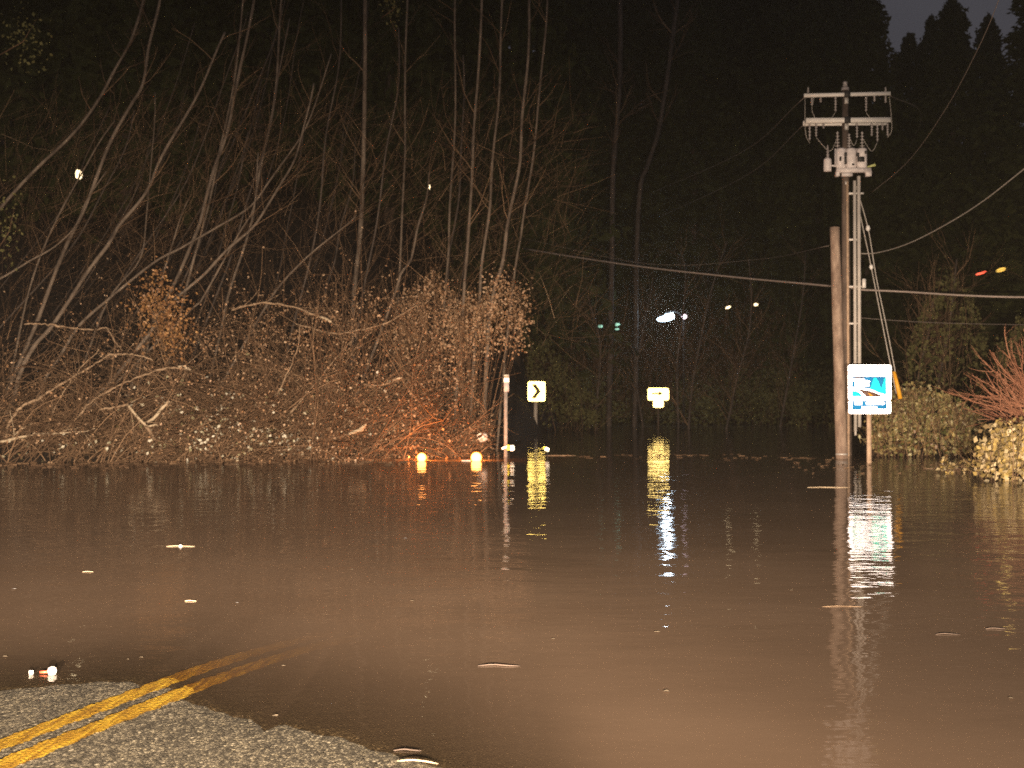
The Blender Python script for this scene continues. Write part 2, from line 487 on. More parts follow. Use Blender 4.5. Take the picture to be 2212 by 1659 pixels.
# bank and terrain material: wet brown earth and litter
M['earth'] = plain('wet_earth', (0.036, 0.025, 0.016), 0.8, var=0.6, scale=2.5, bump=0.6)
def chipseal():
    m, nt, b = mat('chip_seal_asphalt')
    tc = nt.nodes.new('ShaderNodeTexCoord')
    vo = nt.nodes.new('ShaderNodeTexVoronoi')
    vo.inputs['Scale'].default_value = 78
    vo2 = nt.nodes.new('ShaderNodeTexVoronoi')
    vo2.inputs['Scale'].default_value = 78
    mpc = nt.nodes.new('ShaderNodeMapping'); mpc.inputs['Scale'].default_value = (1.0, 0.42, 1.0)
    vo2.feature = 'DISTANCE_TO_EDGE'
    hs = nt.nodes.new('ShaderNodeSeparateColor')
    cr = nt.nodes.new('ShaderNodeValToRGB')
    e = cr.color_ramp.elements
    e[0].position = 0.0; e[0].color = (0.10, 0.088, 0.062, 1)
    e[1].position = 1.0; e[1].color = (0.56, 0.50, 0.36, 1)
    for p_, c_ in ((0.35, (0.17, 0.15, 0.108, 1)), (0.6, (0.30, 0.265, 0.19, 1)), (0.85, (0.38, 0.33, 0.22, 1))):
        q = e.new(p_); q.color = c_
    er = nt.nodes.new('ShaderNodeValToRGB')
    er.color_ramp.elements[0].position = 0.0; er.color_ramp.elements[0].color = (0.35, 0.35, 0.35, 1)
    er.color_ramp.elements[1].position = 0.22; er.color_ramp.elements[1].color = (1, 1, 1, 1)
    mx = nt.nodes.new('ShaderNodeMix'); mx.data_type = 'RGBA'; mx.blend_type = 'MULTIPLY'; mx.inputs[0].default_value = 1
    # damp near the waterline
    at = nt.nodes.new('ShaderNodeAttribute'); at.attribute_name = 'depth'
    wr_ = nt.nodes.new('ShaderNodeMapRange')
    wr_.inputs['From Min'].default_value = -0.0015; wr_.inputs['From Max'].default_value = 0.004
    wr_.inputs['To Min'].default_value = 1.0; wr_.inputs['To Max'].default_value = 0.7
    mw = nt.nodes.new('ShaderNodeMix'); mw.data_type = 'RGBA'; mw.blend_type = 'MULTIPLY'; mw.inputs[0].default_value = 1
    no = nt.nodes.new('ShaderNodeTexNoise'); no.inputs['Scale'].default_value = 2.2; no.inputs['Detail'].default_value = 4
    nr = nt.nodes.new('ShaderNodeMapRange'); nr.inputs['To Min'].default_value = 0.7; nr.inputs['To Max'].default_value = 1.25
    mn = nt.nodes.new('ShaderNodeMix'); mn.data_type = 'RGBA'; mn.blend_type = 'MULTIPLY'; mn.inputs[0].default_value = 1
    L = nt.links.new
    L(tc.outputs['Object'], mpc.inputs['Vector']); L(mpc.outputs[0], vo.inputs['Vector']); L(mpc.outputs[0], vo2.inputs['Vector']); L(tc.outputs['Object'], no.inputs['Vector'])
    L(vo.outputs['Color'], hs.inputs[0]); L(hs.outputs[0], cr.inputs['Fac'])
    L(vo2.outputs['Distance'], er.inputs['Fac'])
    L(cr.outputs['Color'], mx.inputs[6]); L(er.outputs['Color'], mx.inputs[7])
    L(at.outputs['Fac'], wr_.inputs['Value'])
    L(mx.outputs[2], mw.inputs[6]); L(wr_.outputs[0], mw.inputs[7])
    L(no.outputs['Fac'], nr.inputs['Value'])
    L(mw.outputs[2], mn.inputs[6]); L(nr.outputs[0], mn.inputs[7])
    si = nt.nodes.new('ShaderNodeMapRange'); si.inputs['From Min'].default_value = 0.0005; si.inputs['From Max'].default_value = 0.0045; si.inputs['To Max'].default_value = 0.85
    L(at.outputs['Fac'], si.inputs['Value'])
    ms = nt.nodes.new('ShaderNodeMix'); ms.data_type = 'RGBA'
    L(si.outputs[0], ms.inputs[0]); L(mn.outputs[2], ms.inputs[6]); ms.inputs[7].default_value = (0.075, 0.062, 0.045, 1)      # settled silt
    L(ms.outputs[2], b.inputs['Base Color'])
    bp = nt.nodes.new('ShaderNodeBump'); bp.inputs['Strength'].default_value = 0.9; bp.inputs['Distance'].default_value = 0.006
    L(vo2.outputs['Distance'], bp.inputs['Height']); L(bp.outputs[0], b.inputs['Normal'])
    b.inputs['Roughness'].default_value = 0.7
    return m
M['asphalt'] = chipseal()

def water_mat():
    m, nt, b = mat('muddy_flood_water')
    nt.nodes.remove(b)
    L = nt.links.new
    out = nt.nodes['Material Output']
    tc = nt.nodes.new('ShaderNodeTexCoord')
    n1 = nt.nodes.new('ShaderNodeTexNoise'); n1.inputs['Scale'].default_value = 2.3; n1.inputs['Detail'].default_value = 3; n1.inputs['Roughness'].default_value = 0.55
    mp = nt.nodes.new('ShaderNodeMapping'); mp.inputs['Scale'].default_value = (0.55, 1.0, 1)
    L(tc.outputs['Object'], mp.inputs['Vector']); L(mp.outputs[0], n1.inputs['Vector'])
    n2 = nt.nodes.new('ShaderNodeTexNoise'); n2.inputs['Scale'].default_value = 0.35; n2.inputs['Detail'].default_value = 2
    L(tc.outputs['Object'], n2.inputs['Vector'])
    calm = nt.nodes.new('ShaderNodeMapRange'); calm.inputs['From Min'].default_value = 0.35; calm.inputs['From Max'].default_value = 0.7
    calm.inputs['To Min'].default_value = 0.25; calm.inputs['To Max'].default_value = 1.0
    L(n2.outputs['Fac'], calm.inputs['Value'])
    mm = nt.nodes.new('ShaderNodeMath'); mm.operation = 'MULTIPLY'
    L(n1.outputs['Fac'], mm.inputs[0]); L(calm.outputs[0], mm.inputs[1])
    bp = nt.nodes.new('ShaderNodeBump'); bp.inputs['Strength'].default_value = 1.0; bp.inputs['Distance'].default_value = WAVE
    L(mm.outputs[0], bp.inputs['Height'])
    fr = nt.nodes.new('ShaderNodeFresnel'); fr.inputs['IOR'].default_value = 1.33
    L(bp.outputs[0], fr.inputs['Normal'])
    gg = nt.nodes.new('ShaderNodeNewGeometry')      # seen from below, so that light reaches the bed
    mi = nt.nodes.new('ShaderNodeMapRange'); mi.inputs['To Min'].default_value = 1.33; mi.inputs['To Max'].default_value = 1 / 1.12
    L(gg.outputs['Backfacing'], mi.inputs['Value']); L(mi.outputs[0], fr.inputs['IOR'])
    gl = nt.nodes.new('ShaderNodeBsdfGlossy'); gl.inputs['Roughness'].default_value = 0.03
    L(bp.outputs[0], gl.inputs['Normal'])
    # suspended mud: more of it hides the bed the deeper the water
    df = nt.nodes.new('ShaderNodeBsdfDiffuse')
    n3 = nt.nodes.new('ShaderNodeTexNoise'); n3.inputs['Scale'].default_value = 0.5; n3.inputs['Detail'].default_value = 5
    L(tc.outputs['Object'], n3.inputs['Vector'])
    cr = nt.nodes.new('ShaderNodeValToRGB')
    cr.color_ramp.elements[0].position = 0.35; cr.color_ramp.elements[0].color = (0.265, 0.182, 0.122, 1)
    cr.color_ramp.elements[1].position = 0.7; cr.color_ramp.elements[1].color = (0.315, 0.22, 0.15, 1)
    L(n3.outputs['Fac'], cr.inputs['Fac']); L(cr.outputs['Color'], df.inputs['Color'])
    tr = nt.nodes.new('ShaderNodeBsdfTransparent'); tr.inputs['Color'].default_value = (0.94, 0.84, 0.70, 1)
    at = nt.nodes.new('ShaderNodeAttribute'); at.attribute_name = 'depth'
    mu = nt.nodes.new('ShaderNodeMath'); mu.operation = 'MULTIPLY'; mu.inputs[1].default_value = -15.0
    ex = nt.nodes.new('ShaderNodeMath'); ex.operation = 'EXPONENT'
    L(at.outputs['Fac'], mu.inputs[0]); L(mu.outputs[0], ex.inputs[0])
    body = nt.nodes.new('ShaderNodeMixShader')
    L(ex.outputs[0], body.inputs[0]); L(df.outputs[0], body.inputs[1]); L(tr.outputs[0], body.inputs[2])
    sm = nt.nodes.new('ShaderNodeMixShader')
    fm = nt.nodes.new('ShaderNodeMath'); fm.operation = 'MULTIPLY'; fm.inputs[1].default_value = 0.93      # reflection scaled down so the far water looks less dark
    L(fr.outputs[0], fm.inputs[0]); L(fm.outputs[0], sm.inputs[0]); L(body.outputs[0], sm.inputs[1]); L(gl.outputs[0], sm.inputs[2])
    L(sm.outputs[0], out.inputs['Surface'])
    return m
WAVE = 0.020
M['water'] = water_mat()

xs = axis((-120, -20, 4), (-20, -3.6, 0.7), (-3.6, 0.4, 0.03), (0.4, 3, 0.3), (3, 20, 0.7), (20, 121, 4))
ys = axis((-12, 3, 1), (3, 4.6, 0.2), (4.6, 7.6, 0.03), (7.6, 9.4, 0.12), (9.4, 100, 0.8), (100, 260, 5))
depthf = lambda X, Y: -height(X, Y)
ground = grid_mesh('terrain', xs, ys, lambda X, Y: height(X, Y) - 0.004 * (np.abs(Y - 0) < 26), M['earth'])
tag(ground, kind='structure')
# the road: a sheet 4 mm above the terrain, running out under the water and bending right
def road_edge(y):
    cx = -2.13 + 0.258 * (y - 5) + np.maximum(y - 14, 0) ** 2 * 0.004
    return cx
rys = axis((-12, 4.6, 0.4), (4.6, 7.6, 0.03), (7.6, 9.4, 0.12), (9.4, 26, 0.8))
rxs_rel = axis((-4.2, -2.2, 0.2), (-2.2, 3.0, 0.03), (3.0, 8.3, 0.3))
RX = road_edge(rys)[:, None] * 0.0 + rxs_rel[None, :] + np.minimum(road_edge(rys), 3)[:, None] * 0.5 - 0.6
RY = np.repeat(rys[:, None], len(rxs_rel), 1)
b = MB()
nx, ny = len(rxs_rel), len(rys)
b.add(np.stack([RX, RY, height(RX, RY) + 0.001], -1).reshape(-1, 3),
      (lambda i: np.stack([i, i + 1, i + nx + 1, i + nx], -1))((np.arange(ny - 1)[:, None] * nx + np.arange(nx - 1)[None, :]).reshape(-1)))
road = b.build('road', M['asphalt'], smooth=True)
tag(road, kind='structure')
at = road.data.attributes.new('depth', 'FLOAT', 'POINT')
at.data.foreach_set('value', (-height(RX, RY)).reshape(-1).astype(np.float32))

water = grid_mesh('water', xs, axis((-2, 3, 1), (3, 4.6, 0.2), (4.6, 7.6, 0.03), (7.6, 9.4, 0.12), (9.4, 100, 0.8)), lambda X, Y: X * 0, M['water'], lambda X, Y: np.clip(-height(X, Y), 0, 2))
tag(water, kind='structure')

# double yellow line, worn at the edges
def paint_mat():
    m, nt, b = mat('yellow_road_paint')
    L = nt.links.new
    tc = nt.nodes.new('ShaderNodeTexCoord')
    mp = nt.nodes.new('ShaderNodeMapping'); mp.inputs['Rotation'].default_value = (0, 0, -math.atan(0.258)); mp.inputs['Scale'].default_value = (30, 2.2, 1)
    no = nt.nodes.new('ShaderNodeTexNoise'); no.inputs['Scale'].default_value = 1.4; no.inputs['Detail'].default_value = 6
    L(tc.outputs['Object'], mp.inputs['Vector']); 
    vo = nt.nodes.new('ShaderNodeTexVoronoi'); vo.inputs['Scale'].default_value = 62
    mr = nt.nodes.new('ShaderNodeMapRange'); mr.inputs['From Max'].default_value = 0.9; mr.inputs['To Min'].default_value = 1.15; mr.inputs['To Max'].default_value = 0.35
    L(tc.outputs['Object'], vo.inputs['Vector']); L(vo.outputs['Distance'], mr.inputs['Value'])
    L(mp.outputs[0], no.inputs['Vector'])
    cr = nt.nodes.new('ShaderNodeValToRGB')
    cr.color_ramp.elements[0].position = 0.36; cr.color_ramp.elements[0].color = (0.42, 0.22, 0.02, 1)
    cr.color_ramp.elements[1].position = 0.62; cr.color_ramp.elements[1].color = (0.95, 0.62, 0.05, 1)
    q = cr.color_ramp.elements.new(0.5); q.color = (0.72, 0.42, 0.03, 1)
    L(no.outputs['Fac'], cr.inputs['Fac'])
    mx = nt.nodes.new('ShaderNodeMix'); mx.data_type = 'RGBA'; mx.blend_type = 'MULTIPLY'; mx.inputs[0].default_value = 0.75
    L(cr.outputs['Color'], mx.inputs[6]); L(mr.outputs[0], mx.inputs[7]); L(mx.outputs[2], b.inputs['Base Color'])
    b.inputs['Roughness'].default_value = 0.55
    bp = nt.nodes.new('ShaderNodeBump'); bp.inputs['Strength'].default_value = 0.6; bp.inputs['Distance'].default_value = 0.004; bp.invert = True
    L(vo.outputs['Distance'], bp.inputs['Height']); L(bp.outputs[0], b.inputs['Normal'])
    return m
M['paint'] = paint_mat()
for off, w in ((-0.105, 0.135), (0.105, 0.135)):
    yy = np.arange(2.0, 12.0, 0.02)
    cx = -2.13 + 0.258 * (yy - 5) + off * 1.03
    n_ = len(yy)
    e1 = rng.normal(0, 0.004, n_) + 0.006 * np.sin(yy * 37)
    e2 = rng.normal(0, 0.004, n_) + 0.006 * np.sin(yy * 29 + 1)
    xl, xr = cx - w / 2 + e1, cx + w / 2 + e2
    xm = cx
    b = MB()
    V = np.stack([np.stack([xl, yy, height(xl, yy) + 0.005], -1), np.stack([xm, yy, height(xm, yy) + 0.0055], -1), np.stack([xr, yy, height(xr, yy) + 0.005], -1)], 1)
    i = (np.arange(n_ - 1)[:, None] * 3 + np.arange(2)[None, :]).reshape(-1)
    b.add(V.reshape(-1, 3), np.stack([i, i + 1, i + 4, i + 3], -1))
    tag(b.build('road_markings', M['paint']), kind='structure')

# ------------------------------------------------------------------ trees
ORD = ['first', 'second', 'third', 'fourth', 'fifth', 'sixth', 'seventh', 'eighth', 'ninth', 'tenth', 'eleventh', 'twelfth', 'thirteenth', 'fourteenth', 'fifteenth',
       'sixteenth', 'seventeenth', 'eighteenth', 'nineteenth', 'twentieth', 'twenty-first', 'twenty-second', 'twenty-third', 'twenty-fourth', 'twenty-fifth', 'twenty-sixth']

def branch(mb, p, d, L_, r, lvl, n=3, droop=0.0):
    """a wandering twig with side twigs"""
    k = max(4, int(L_ / 0.3))
    pts = [np.array(p, dtype=float)]
    dr = np.array(d, dtype=float)
    for i in range(k):
        dr = dr + rng.normal(0, 0.13, 3)
        dr[2] += 0.03 - droop * 0.12
        dr /= np.linalg.norm(dr)
        pts.append(pts[-1] + dr * L_ / k)
    rad = np.linspace(r, r * 0.35, k + 1)
    mb.tube(pts, rad, n, cap=False)
    if lvl > 0:
        for i in range(max(2, int(L_ * 2.2))):
            t = rng.uniform(0.15, 0.95)
            j = int(t * k)
            q = pts[j]
            sd = rng.normal(0, 1, 3)
            base = pts[min(j + 1, k)] - pts[max(j - 1, 0)]
            base = base / (np.linalg.norm(base) + 1e-9)
            dd = base * 0.8 + sd * 0.45
            dd /= np.linalg.norm(dd)
            branch(mb, q, dd, L_ * rng.uniform(0.25, 0.5), r * 0.5, lvl - 1, 3, droop)

def bare_tree(path, d, r0, r1, label, group, twigs=18, tw_from=0.45, name='bare_tree', m='alder', tl=2.2, dspread=1.0):
    """a trunk along a line of photo pixels at depth d, with limbs and twigs"""
    pts = []
    for i, (u, v) in enumerate(path):
        pts.append(P(u, v, d + dspread * 0.35 * i))
    base = pts[0]
    gz = float(height(np.array(base.x), np.array(base.y)))
    if base.z > gz:
        dirn = (pts[0] - pts[1]).normalized()
        dirn.z = min(dirn.z, -0.3)
        t = (base.z - gz + 0.15) / -dirn.z
        pts.insert(0, base + dirn * t)
    L_ = smoothline(pts, max(14, len(pts) * 5))
    L_ = L_ + np.stack([np.sin(np.arange(len(L_)) * 0.45 + rng.uniform(0, 6)) * 0.03, np.zeros(len(L_)), np.zeros(len(L_))], -1)
    th = thing(name, L_[0], label, 'tree', group)
    tb = MB()
    rad = np.linspace(r0, r1, len(L_)) * (1 + 0.06 * rng.normal(size=len(L_)))
    rad[0] *= 1.35
    tb.tube(L_, rad, 8)
    for i in range(10):   # knots
        j = rng.integers(1, len(L_) - 1)
        a = rng.uniform(0, 2 * PI)
        q = L_[j] + np.array([math.cos(a), math.sin(a), 0]) * rad[j] * 0.6
        tb.tube([q - np.array([0, 0, rad[j] * 0.6]), q, q + np.array([0, 0, rad[j] * 0.6])], [rad[j] * 0.15, rad[j] * 0.5, rad[j] * 0.15], 5)
    tb.build('trunk', M[m], th, smooth=True)
    cb = MB()
    for i in range(twigs):
        t = rng.uniform(tw_from, 1.0)
        j = min(int(t * (len(L_) - 1)), len(L_) - 2)
        tdir = L_[j + 1] - L_[j]
        tdir /= np.linalg.norm(tdir)
        a = rng.uniform(0, 2 * PI)
        side = np.array([math.cos(a), math.sin(a) * 0.7, 0.1])
        dd = tdir * 0.75 + side * rng.uniform(0.4, 0.9)
        dd /= np.linalg.norm(dd)
        branch(cb, L_[j], dd, rng.uniform(0.5, 1.0) * tl, rad[j] * 0.30 + 0.003, 1)
    if twigs:
        cb.build('crown', M['twig'], th)
    return th

TR = [  # pixel path (base first), depth, base radius, top radius, look
 ([(-60, 520), (0, 449), (78, 367), (156, 289), (219, 207), (254, 141), (285, 78), (312, 0), (330, -90)], 37, .065, .045, 'long alder trunk sweeping up right from the left edge'),
 ([(60, 740), (100, 640), (150, 520), (183, 445), (234, 320), (281, 230), (309, 176), (324, 98), (344, 0), (352, -90)], 36, .075, .05, 'alder with a bend halfway up its pale trunk, reaching the top of the photo'),
 ([(0, 950), (17, 901), (27, 865), (43, 811), (77, 745), (110, 705), (157, 641), (197, 575), (240, 518), (262, 484), (312, 418), (344, 352), (383, 281), (430, 195), (465, 121), (485, 70)], 32.5, .085, .04, 'brightest long leaning alder, rising from the corner of the water line to a broken tip'),
 ([(265, 930), (290, 820), (330, 700), (390, 586), (426, 500), (441, 437), (465, 363), (484, 305), (504, 219), (527, 117), (547, 0), (560, -90)], 36, .075, .05, 'tall alder leaning gently, bright in its middle stretch'),
 ([(110, 960), (180, 880), (260, 800), (340, 700), (379, 644), (445, 590), (496, 535), (547, 488), (582, 441), (609, 391), (641, 332), (664, 250), (676, 180)], 33, .065, .03, 'low arching alder that curves upward over the yellow-leaved shrub'),
 ([(40, 950), (75, 880), (100, 811), (133, 765), (177, 698), (230, 648), (281, 609), (344, 559), (391, 535), (469, 492), (535, 449), (578, 398), (617, 344), (660, 273), (695, 188), (715, 117)], 33.6, .06, .025, 'longest bowed alder, nearly flat in its lower half'),
 ([(-30, 620), (0, 602), (59, 566), (117, 535), (160, 490), (185, 440), (230, 370)], 35, .04, .02, 'thin alder crossing low at the left edge'),
 ([(400, 640), (440, 480), (469, 352), (504, 195), (523, 0), (530, -80)], 38, .05, .035, 'slender alder just behind the gently leaning one'),
 ([(480, 700), (500, 620), (539, 488), (559, 391), (582, 273), (598, 156), (609, 0), (612, -80)], 39, .055, .04, 'faint upright alder with a straight upper trunk'),
 ([(755, 860), (764, 680), (769, 586), (781, 449), (785, 390), (786, 195), (790, 0), (792, -80)], 40, .10, .08, 'thickest upright alder above the middle of the brush'),
 ([(850, 760), (867, 547), (871, 391), (875, 273), (878, 78), (880, -60)], 41, .05, .04, 'upright dim alder beside the short curved stem'),
 ([(850, 640), (869, 590), (886, 559), (902, 500), (914, 453), (925, 398), (930, 370)], 36, .05, .03, 'short curved stem with a white broken tip'),
 ([(985, 930), (990, 800), (1000, 645), (1011, 547), (1015, 430), (1023, 312), (1031, 195), (1039, 0), (1041, -80)], 36, .065, .045, 'bright straight alder at the left of the clump behind the dead-leaved shrub'),
 ([(1020, 930), (1025, 750), (1035, 645), (1043, 566), (1054, 469), (1062, 391), (1070, 293), (1078, 176), (1084, 60), (1088, -70)], 36.6, .065, .04, 'middle alder of the clump behind the dead-leaved shrub'),
 ([(1045, 920), (1052, 720), (1070, 625), (1082, 578), (1093, 508), (1109, 430), (1121, 352), (1128, 273), (1136, 176), (1142, 60), (1146, -70)], 35.8, .08, .045, 'brightest alder of the clump, with white patches, at its right'),
 ([(1100, 700), (1113, 566), (1128, 500), (1140, 410), (1156, 293), (1171, 156), (1179, 39), (1183, -70)], 39, .05, .04, 'dim alder at the open right end of the wood'),
 ([(955, 780), (964, 586), (970, 508), (976, 391), (982, 234), (984, 39), (986, -70)], 40, .05, .04, 'dim straight alder left of the bright clump'),
 ([(1317, 870), (1320, 586), (1324, 391), (1335, 234), (1339, 117), (1342, -70)], 74, .17, .14, 'thick faint trunk standing beyond the flood, left of the white lamp'),
 ([(1372, 820), (1375, 600), (1382, 410), (1398, 359), (1421, 293), (1433, 215), (1449, 117), (1464, 0), (1470, -60)], 76, .16, .13, 'tall bent faint trunk that leans over above the white lamp'),
 ([(20, 820), (60, 640), (120, 480), (200, 330), (250, 260)], 38, .045, .025, 'thin stem leaning between two pale alders at the far left'),
 ([(330, 690), (345, 620), (385, 480), (410, 430)], 37, .04, .02, 'short thin stem leaning above the yellow-leaved shrub'),
 ([(190, 760), (240, 640), (300, 560), (318, 470), (330, 300), (335, 200)], 38.5, .045, .02, 'thin stem bending upright above the brush'),
 ([(560, 690), (600, 620), (660, 560), (730, 500), (770, 465)], 35.5, .045, .02, 'short stem slanting low over the middle of the brush'),
 ([(400, 680), (440, 640), (520, 500), (548, 440), (560, 330)], 35, .04, .025, 'pale curved stem forking beside the low arching alder'),
]
for i, (path, d, r0, r1, lab) in enumerate(TR):
    bare_tree(path, d, r0 * (.85 if d < 50 else 1), r1 * (.85 if d < 50 else 1), lab, 'alders leaning over the flood', twigs=12, tl=2.0 if d < 50 else 4.0, m='alder' if d < 50 else 'dimalder')

# slender trunks further in, which nothing tells apart
rs = random.Random(5)
for i in range(22):
    u = rs.uniform(-40, 1040)
    lean = 0.85 * max(0.0, (900 - u) / 900) + rs.uniform(-0.05, 0.12)
    d = rs.uniform(39, 54)
    v0 = rs.uniform(620, 760)
    top = rs.uniform(-80, 300)
    path = []
    for t in np.linspace(0, 1, 6):
        v = v0 + (top - v0) * t
        path.append((u + lean * (v0 - v) * (1 - 0.35 * t) + rs.uniform(-5, 5), v))
    r = rs.uniform(.022, .045)
    bare_tree(path, d, r, r * 0.6, 'faint slender bare tree deep in the dark wood behind the leaning alders', 'faint slender trees deep in the wood', twigs=9, tw_from=0.2, dspread=0.4, m='dimalder')

# bare trees beyond the flood, greyed by the lamp
FT = [([(1490, 900), (1500, 800), (1520, 700), (1545, 600), (1570, 520)], 62, 'many-stemmed bare tree right of the white lamp'),
      ([(1465, 880), (1462, 780), (1475, 690), (1480, 600), (1470, 540)], 62, 'thin bare tree standing close right of the white lamp'),
      ([(1575, 900), (1590, 820), (1615, 740), (1622, 660), (1618, 560)], 60, 'bare tree with a curved trunk beneath the small warm lights'),
      ([(1290, 880), (1296, 760), (1285, 690), (1270, 640)], 60, 'small bare tree above the arrow sign, forked low'),
      ([(1380, 860), (1372, 800), (1385, 740), (1400, 660), (1410, 600)], 66, 'small bare tree standing right behind the arrow sign'),
      ([(1690, 900), (1710, 780), (1735, 640), (1740, 540)], 66, 'dim bare tree left of the short wooden pole'),
      ([(2030, 820), (2045, 730), (2060, 640), (2066, 560)], 48, 'bare tree between the guy wires and the red light'),
      ([(1985, 820), (1995, 760), (2010, 690), (2020, 640)], 47, 'small bare tree just behind the bramble mound')]
for path, d, lab in FT:
    u0_ = path[0][0] < 1900
    bare_tree(path, d + (8 if u0_ else 0), .075, .03, lab, 'bare trees beyond the flood', twigs=34, tw_from=0.15, tl=3.0, dspread=0.3, m='dimalder')

# conifers: drooping sprays of needles round a straight trunk
def conifer_mesh(Ht, R, seed, n):
    g = np.random.default_rng(seed)
    cr = MB()
    t = g.uniform(0, 1, n) ** 0.8
    z = Ht * (0.06 + 0.94 * t)
    rr = R * (1 - t) ** 0.62 * (0.80 + 0.22 * np.sin(z * 2.1 + g.uniform(0, 6))) + 0.1
    a = g.uniform(0, 2 * PI, n)
    lob = 0.78 + 0.22 * np.sin(a * 5 + z * 0.9) + 0.12 * np.sin(a * 11 + z * 2.3)
    rad = rr * lob * g.uniform(0.25, 1, n) ** 0.45
    c = np.stack([rad * np.cos(a), rad * np.sin(a), z - rad * 0.28 + g.normal(0, 0.25, n)], -1)
    cr.leaves(c, g.uniform(0.4, 1.2, n) * (0.5 + 0.5 * (1 - t)), 0.5)
    tr = MB()
    tr.tube([(0, 0, -1), (0, 0, Ht * 0.5), (0.1, 0, Ht * 0.97)], [0.38, 0.22, 0.03], 8)
    return cr, tr
CM = []
for k, (Ht, R, n) in enumerate(((34, 7.2, 17000), (38, 8.0, 19000), (30, 6.6, 15000))):
    cr, tr = conifer_mesh(Ht, R, 30 + k, n)
    th = thing('conifer_tree', (0, 0, 0), 'x', 'tree')
    a = cr.build('crown', M['needle'], th)
    b_ = tr.build('trunk', M['darkbark'], th)
    CM.append([th, a, b_, False, Ht])
def conifer(k, x, y, s, rz, label, group, sz=None):
    th, a, b_, used, Ht = CM[k]
    if not used:
        r, kids = th, (a, b_)
        CM[k][3] = True
    else:
        r = th.copy(); COL.objects.link(r)
        for c in (a, b_):
            q = c.copy(); COL.objects.link(q); q.parent = r
    r.location = (x, y, float(height(np.array(x), np.array(y))) - 0.3)
    r.scale = (s, s, sz or s)
    r.rotation_euler = (0, 0, rz)
    tag(r, label, 'tree', group)
dark = 'tall dark conifer closing the wood behind the bare trees, lost in the night'
for (u, d, k, s) in ((-40, 70, 0, 1.0), (130, 80, 1, 1.0), (270, 66, 2, 1.1), (420, 82, 0, 1.1), (560, 70, 1, .9), (700, 84, 2, 1.2), (840, 72, 0, 1.0), (980, 86, 1, 1.0), (1110, 74, 2, 1.15),
                     (1230, 96, 0, 1.15), (1370, 104, 1, 1.1), (1500, 98, 0, 1.15), (1610, 112, 1, 1.2), (1700, 100, 2, 1.4), (1560, 128, 1, 1.3), (1660, 122, 0, 1.5), (1745, 118, 2, 1.6), (1250, 112, 1, 1.2), (1800, 112, 1, 1.3), (1420, 124, 0, 1.4), (1300, 120, 1, 1.3)):
    conifer(k, (u - CU) / F * d, d, s, u * 0.01, dark, 'dark conifers closing the wood')
def conifer_to(k, u, vtop, d, wide, label):
    x = (u - CU) / F * d
    g0 = float(height(np.array(x), np.array(d))) - 0.3
    top = P(u, vtop, d).z
    conifer(k, x, d, wide, u * 0.013, label, 'tall conifers against the sky', sz=(top - g0) / CM[k][4])
conifer_to(1, 1770, -70, 92, .95, 'tall conifer directly behind the utility pole crossarms, running out of the top')
conifer_to(0, 1875, -60, 86, .95, 'broad conifer just right of the utility pole, its edge falling to the first sky gap')
conifer_to(2, 2062, 6, 84, 1.1, 'conifer whose whole pointed top stands against the grey sky')
conifer_to(1, 2016, 42, 96, .85, 'lower round-shouldered conifer left of the pointed one')
conifer_to(0, 2268, -100, 74, 1.2, 'big conifer at the right edge of the photo, tinted yellow')
conifer_to(2, 2140, 44, 92, 1.0, 'conifer between the pointed one and the right edge')
conifer_to(1, 1968, 80, 100, 1.0, 'low conifer filling the valley between the sky-topped trees')

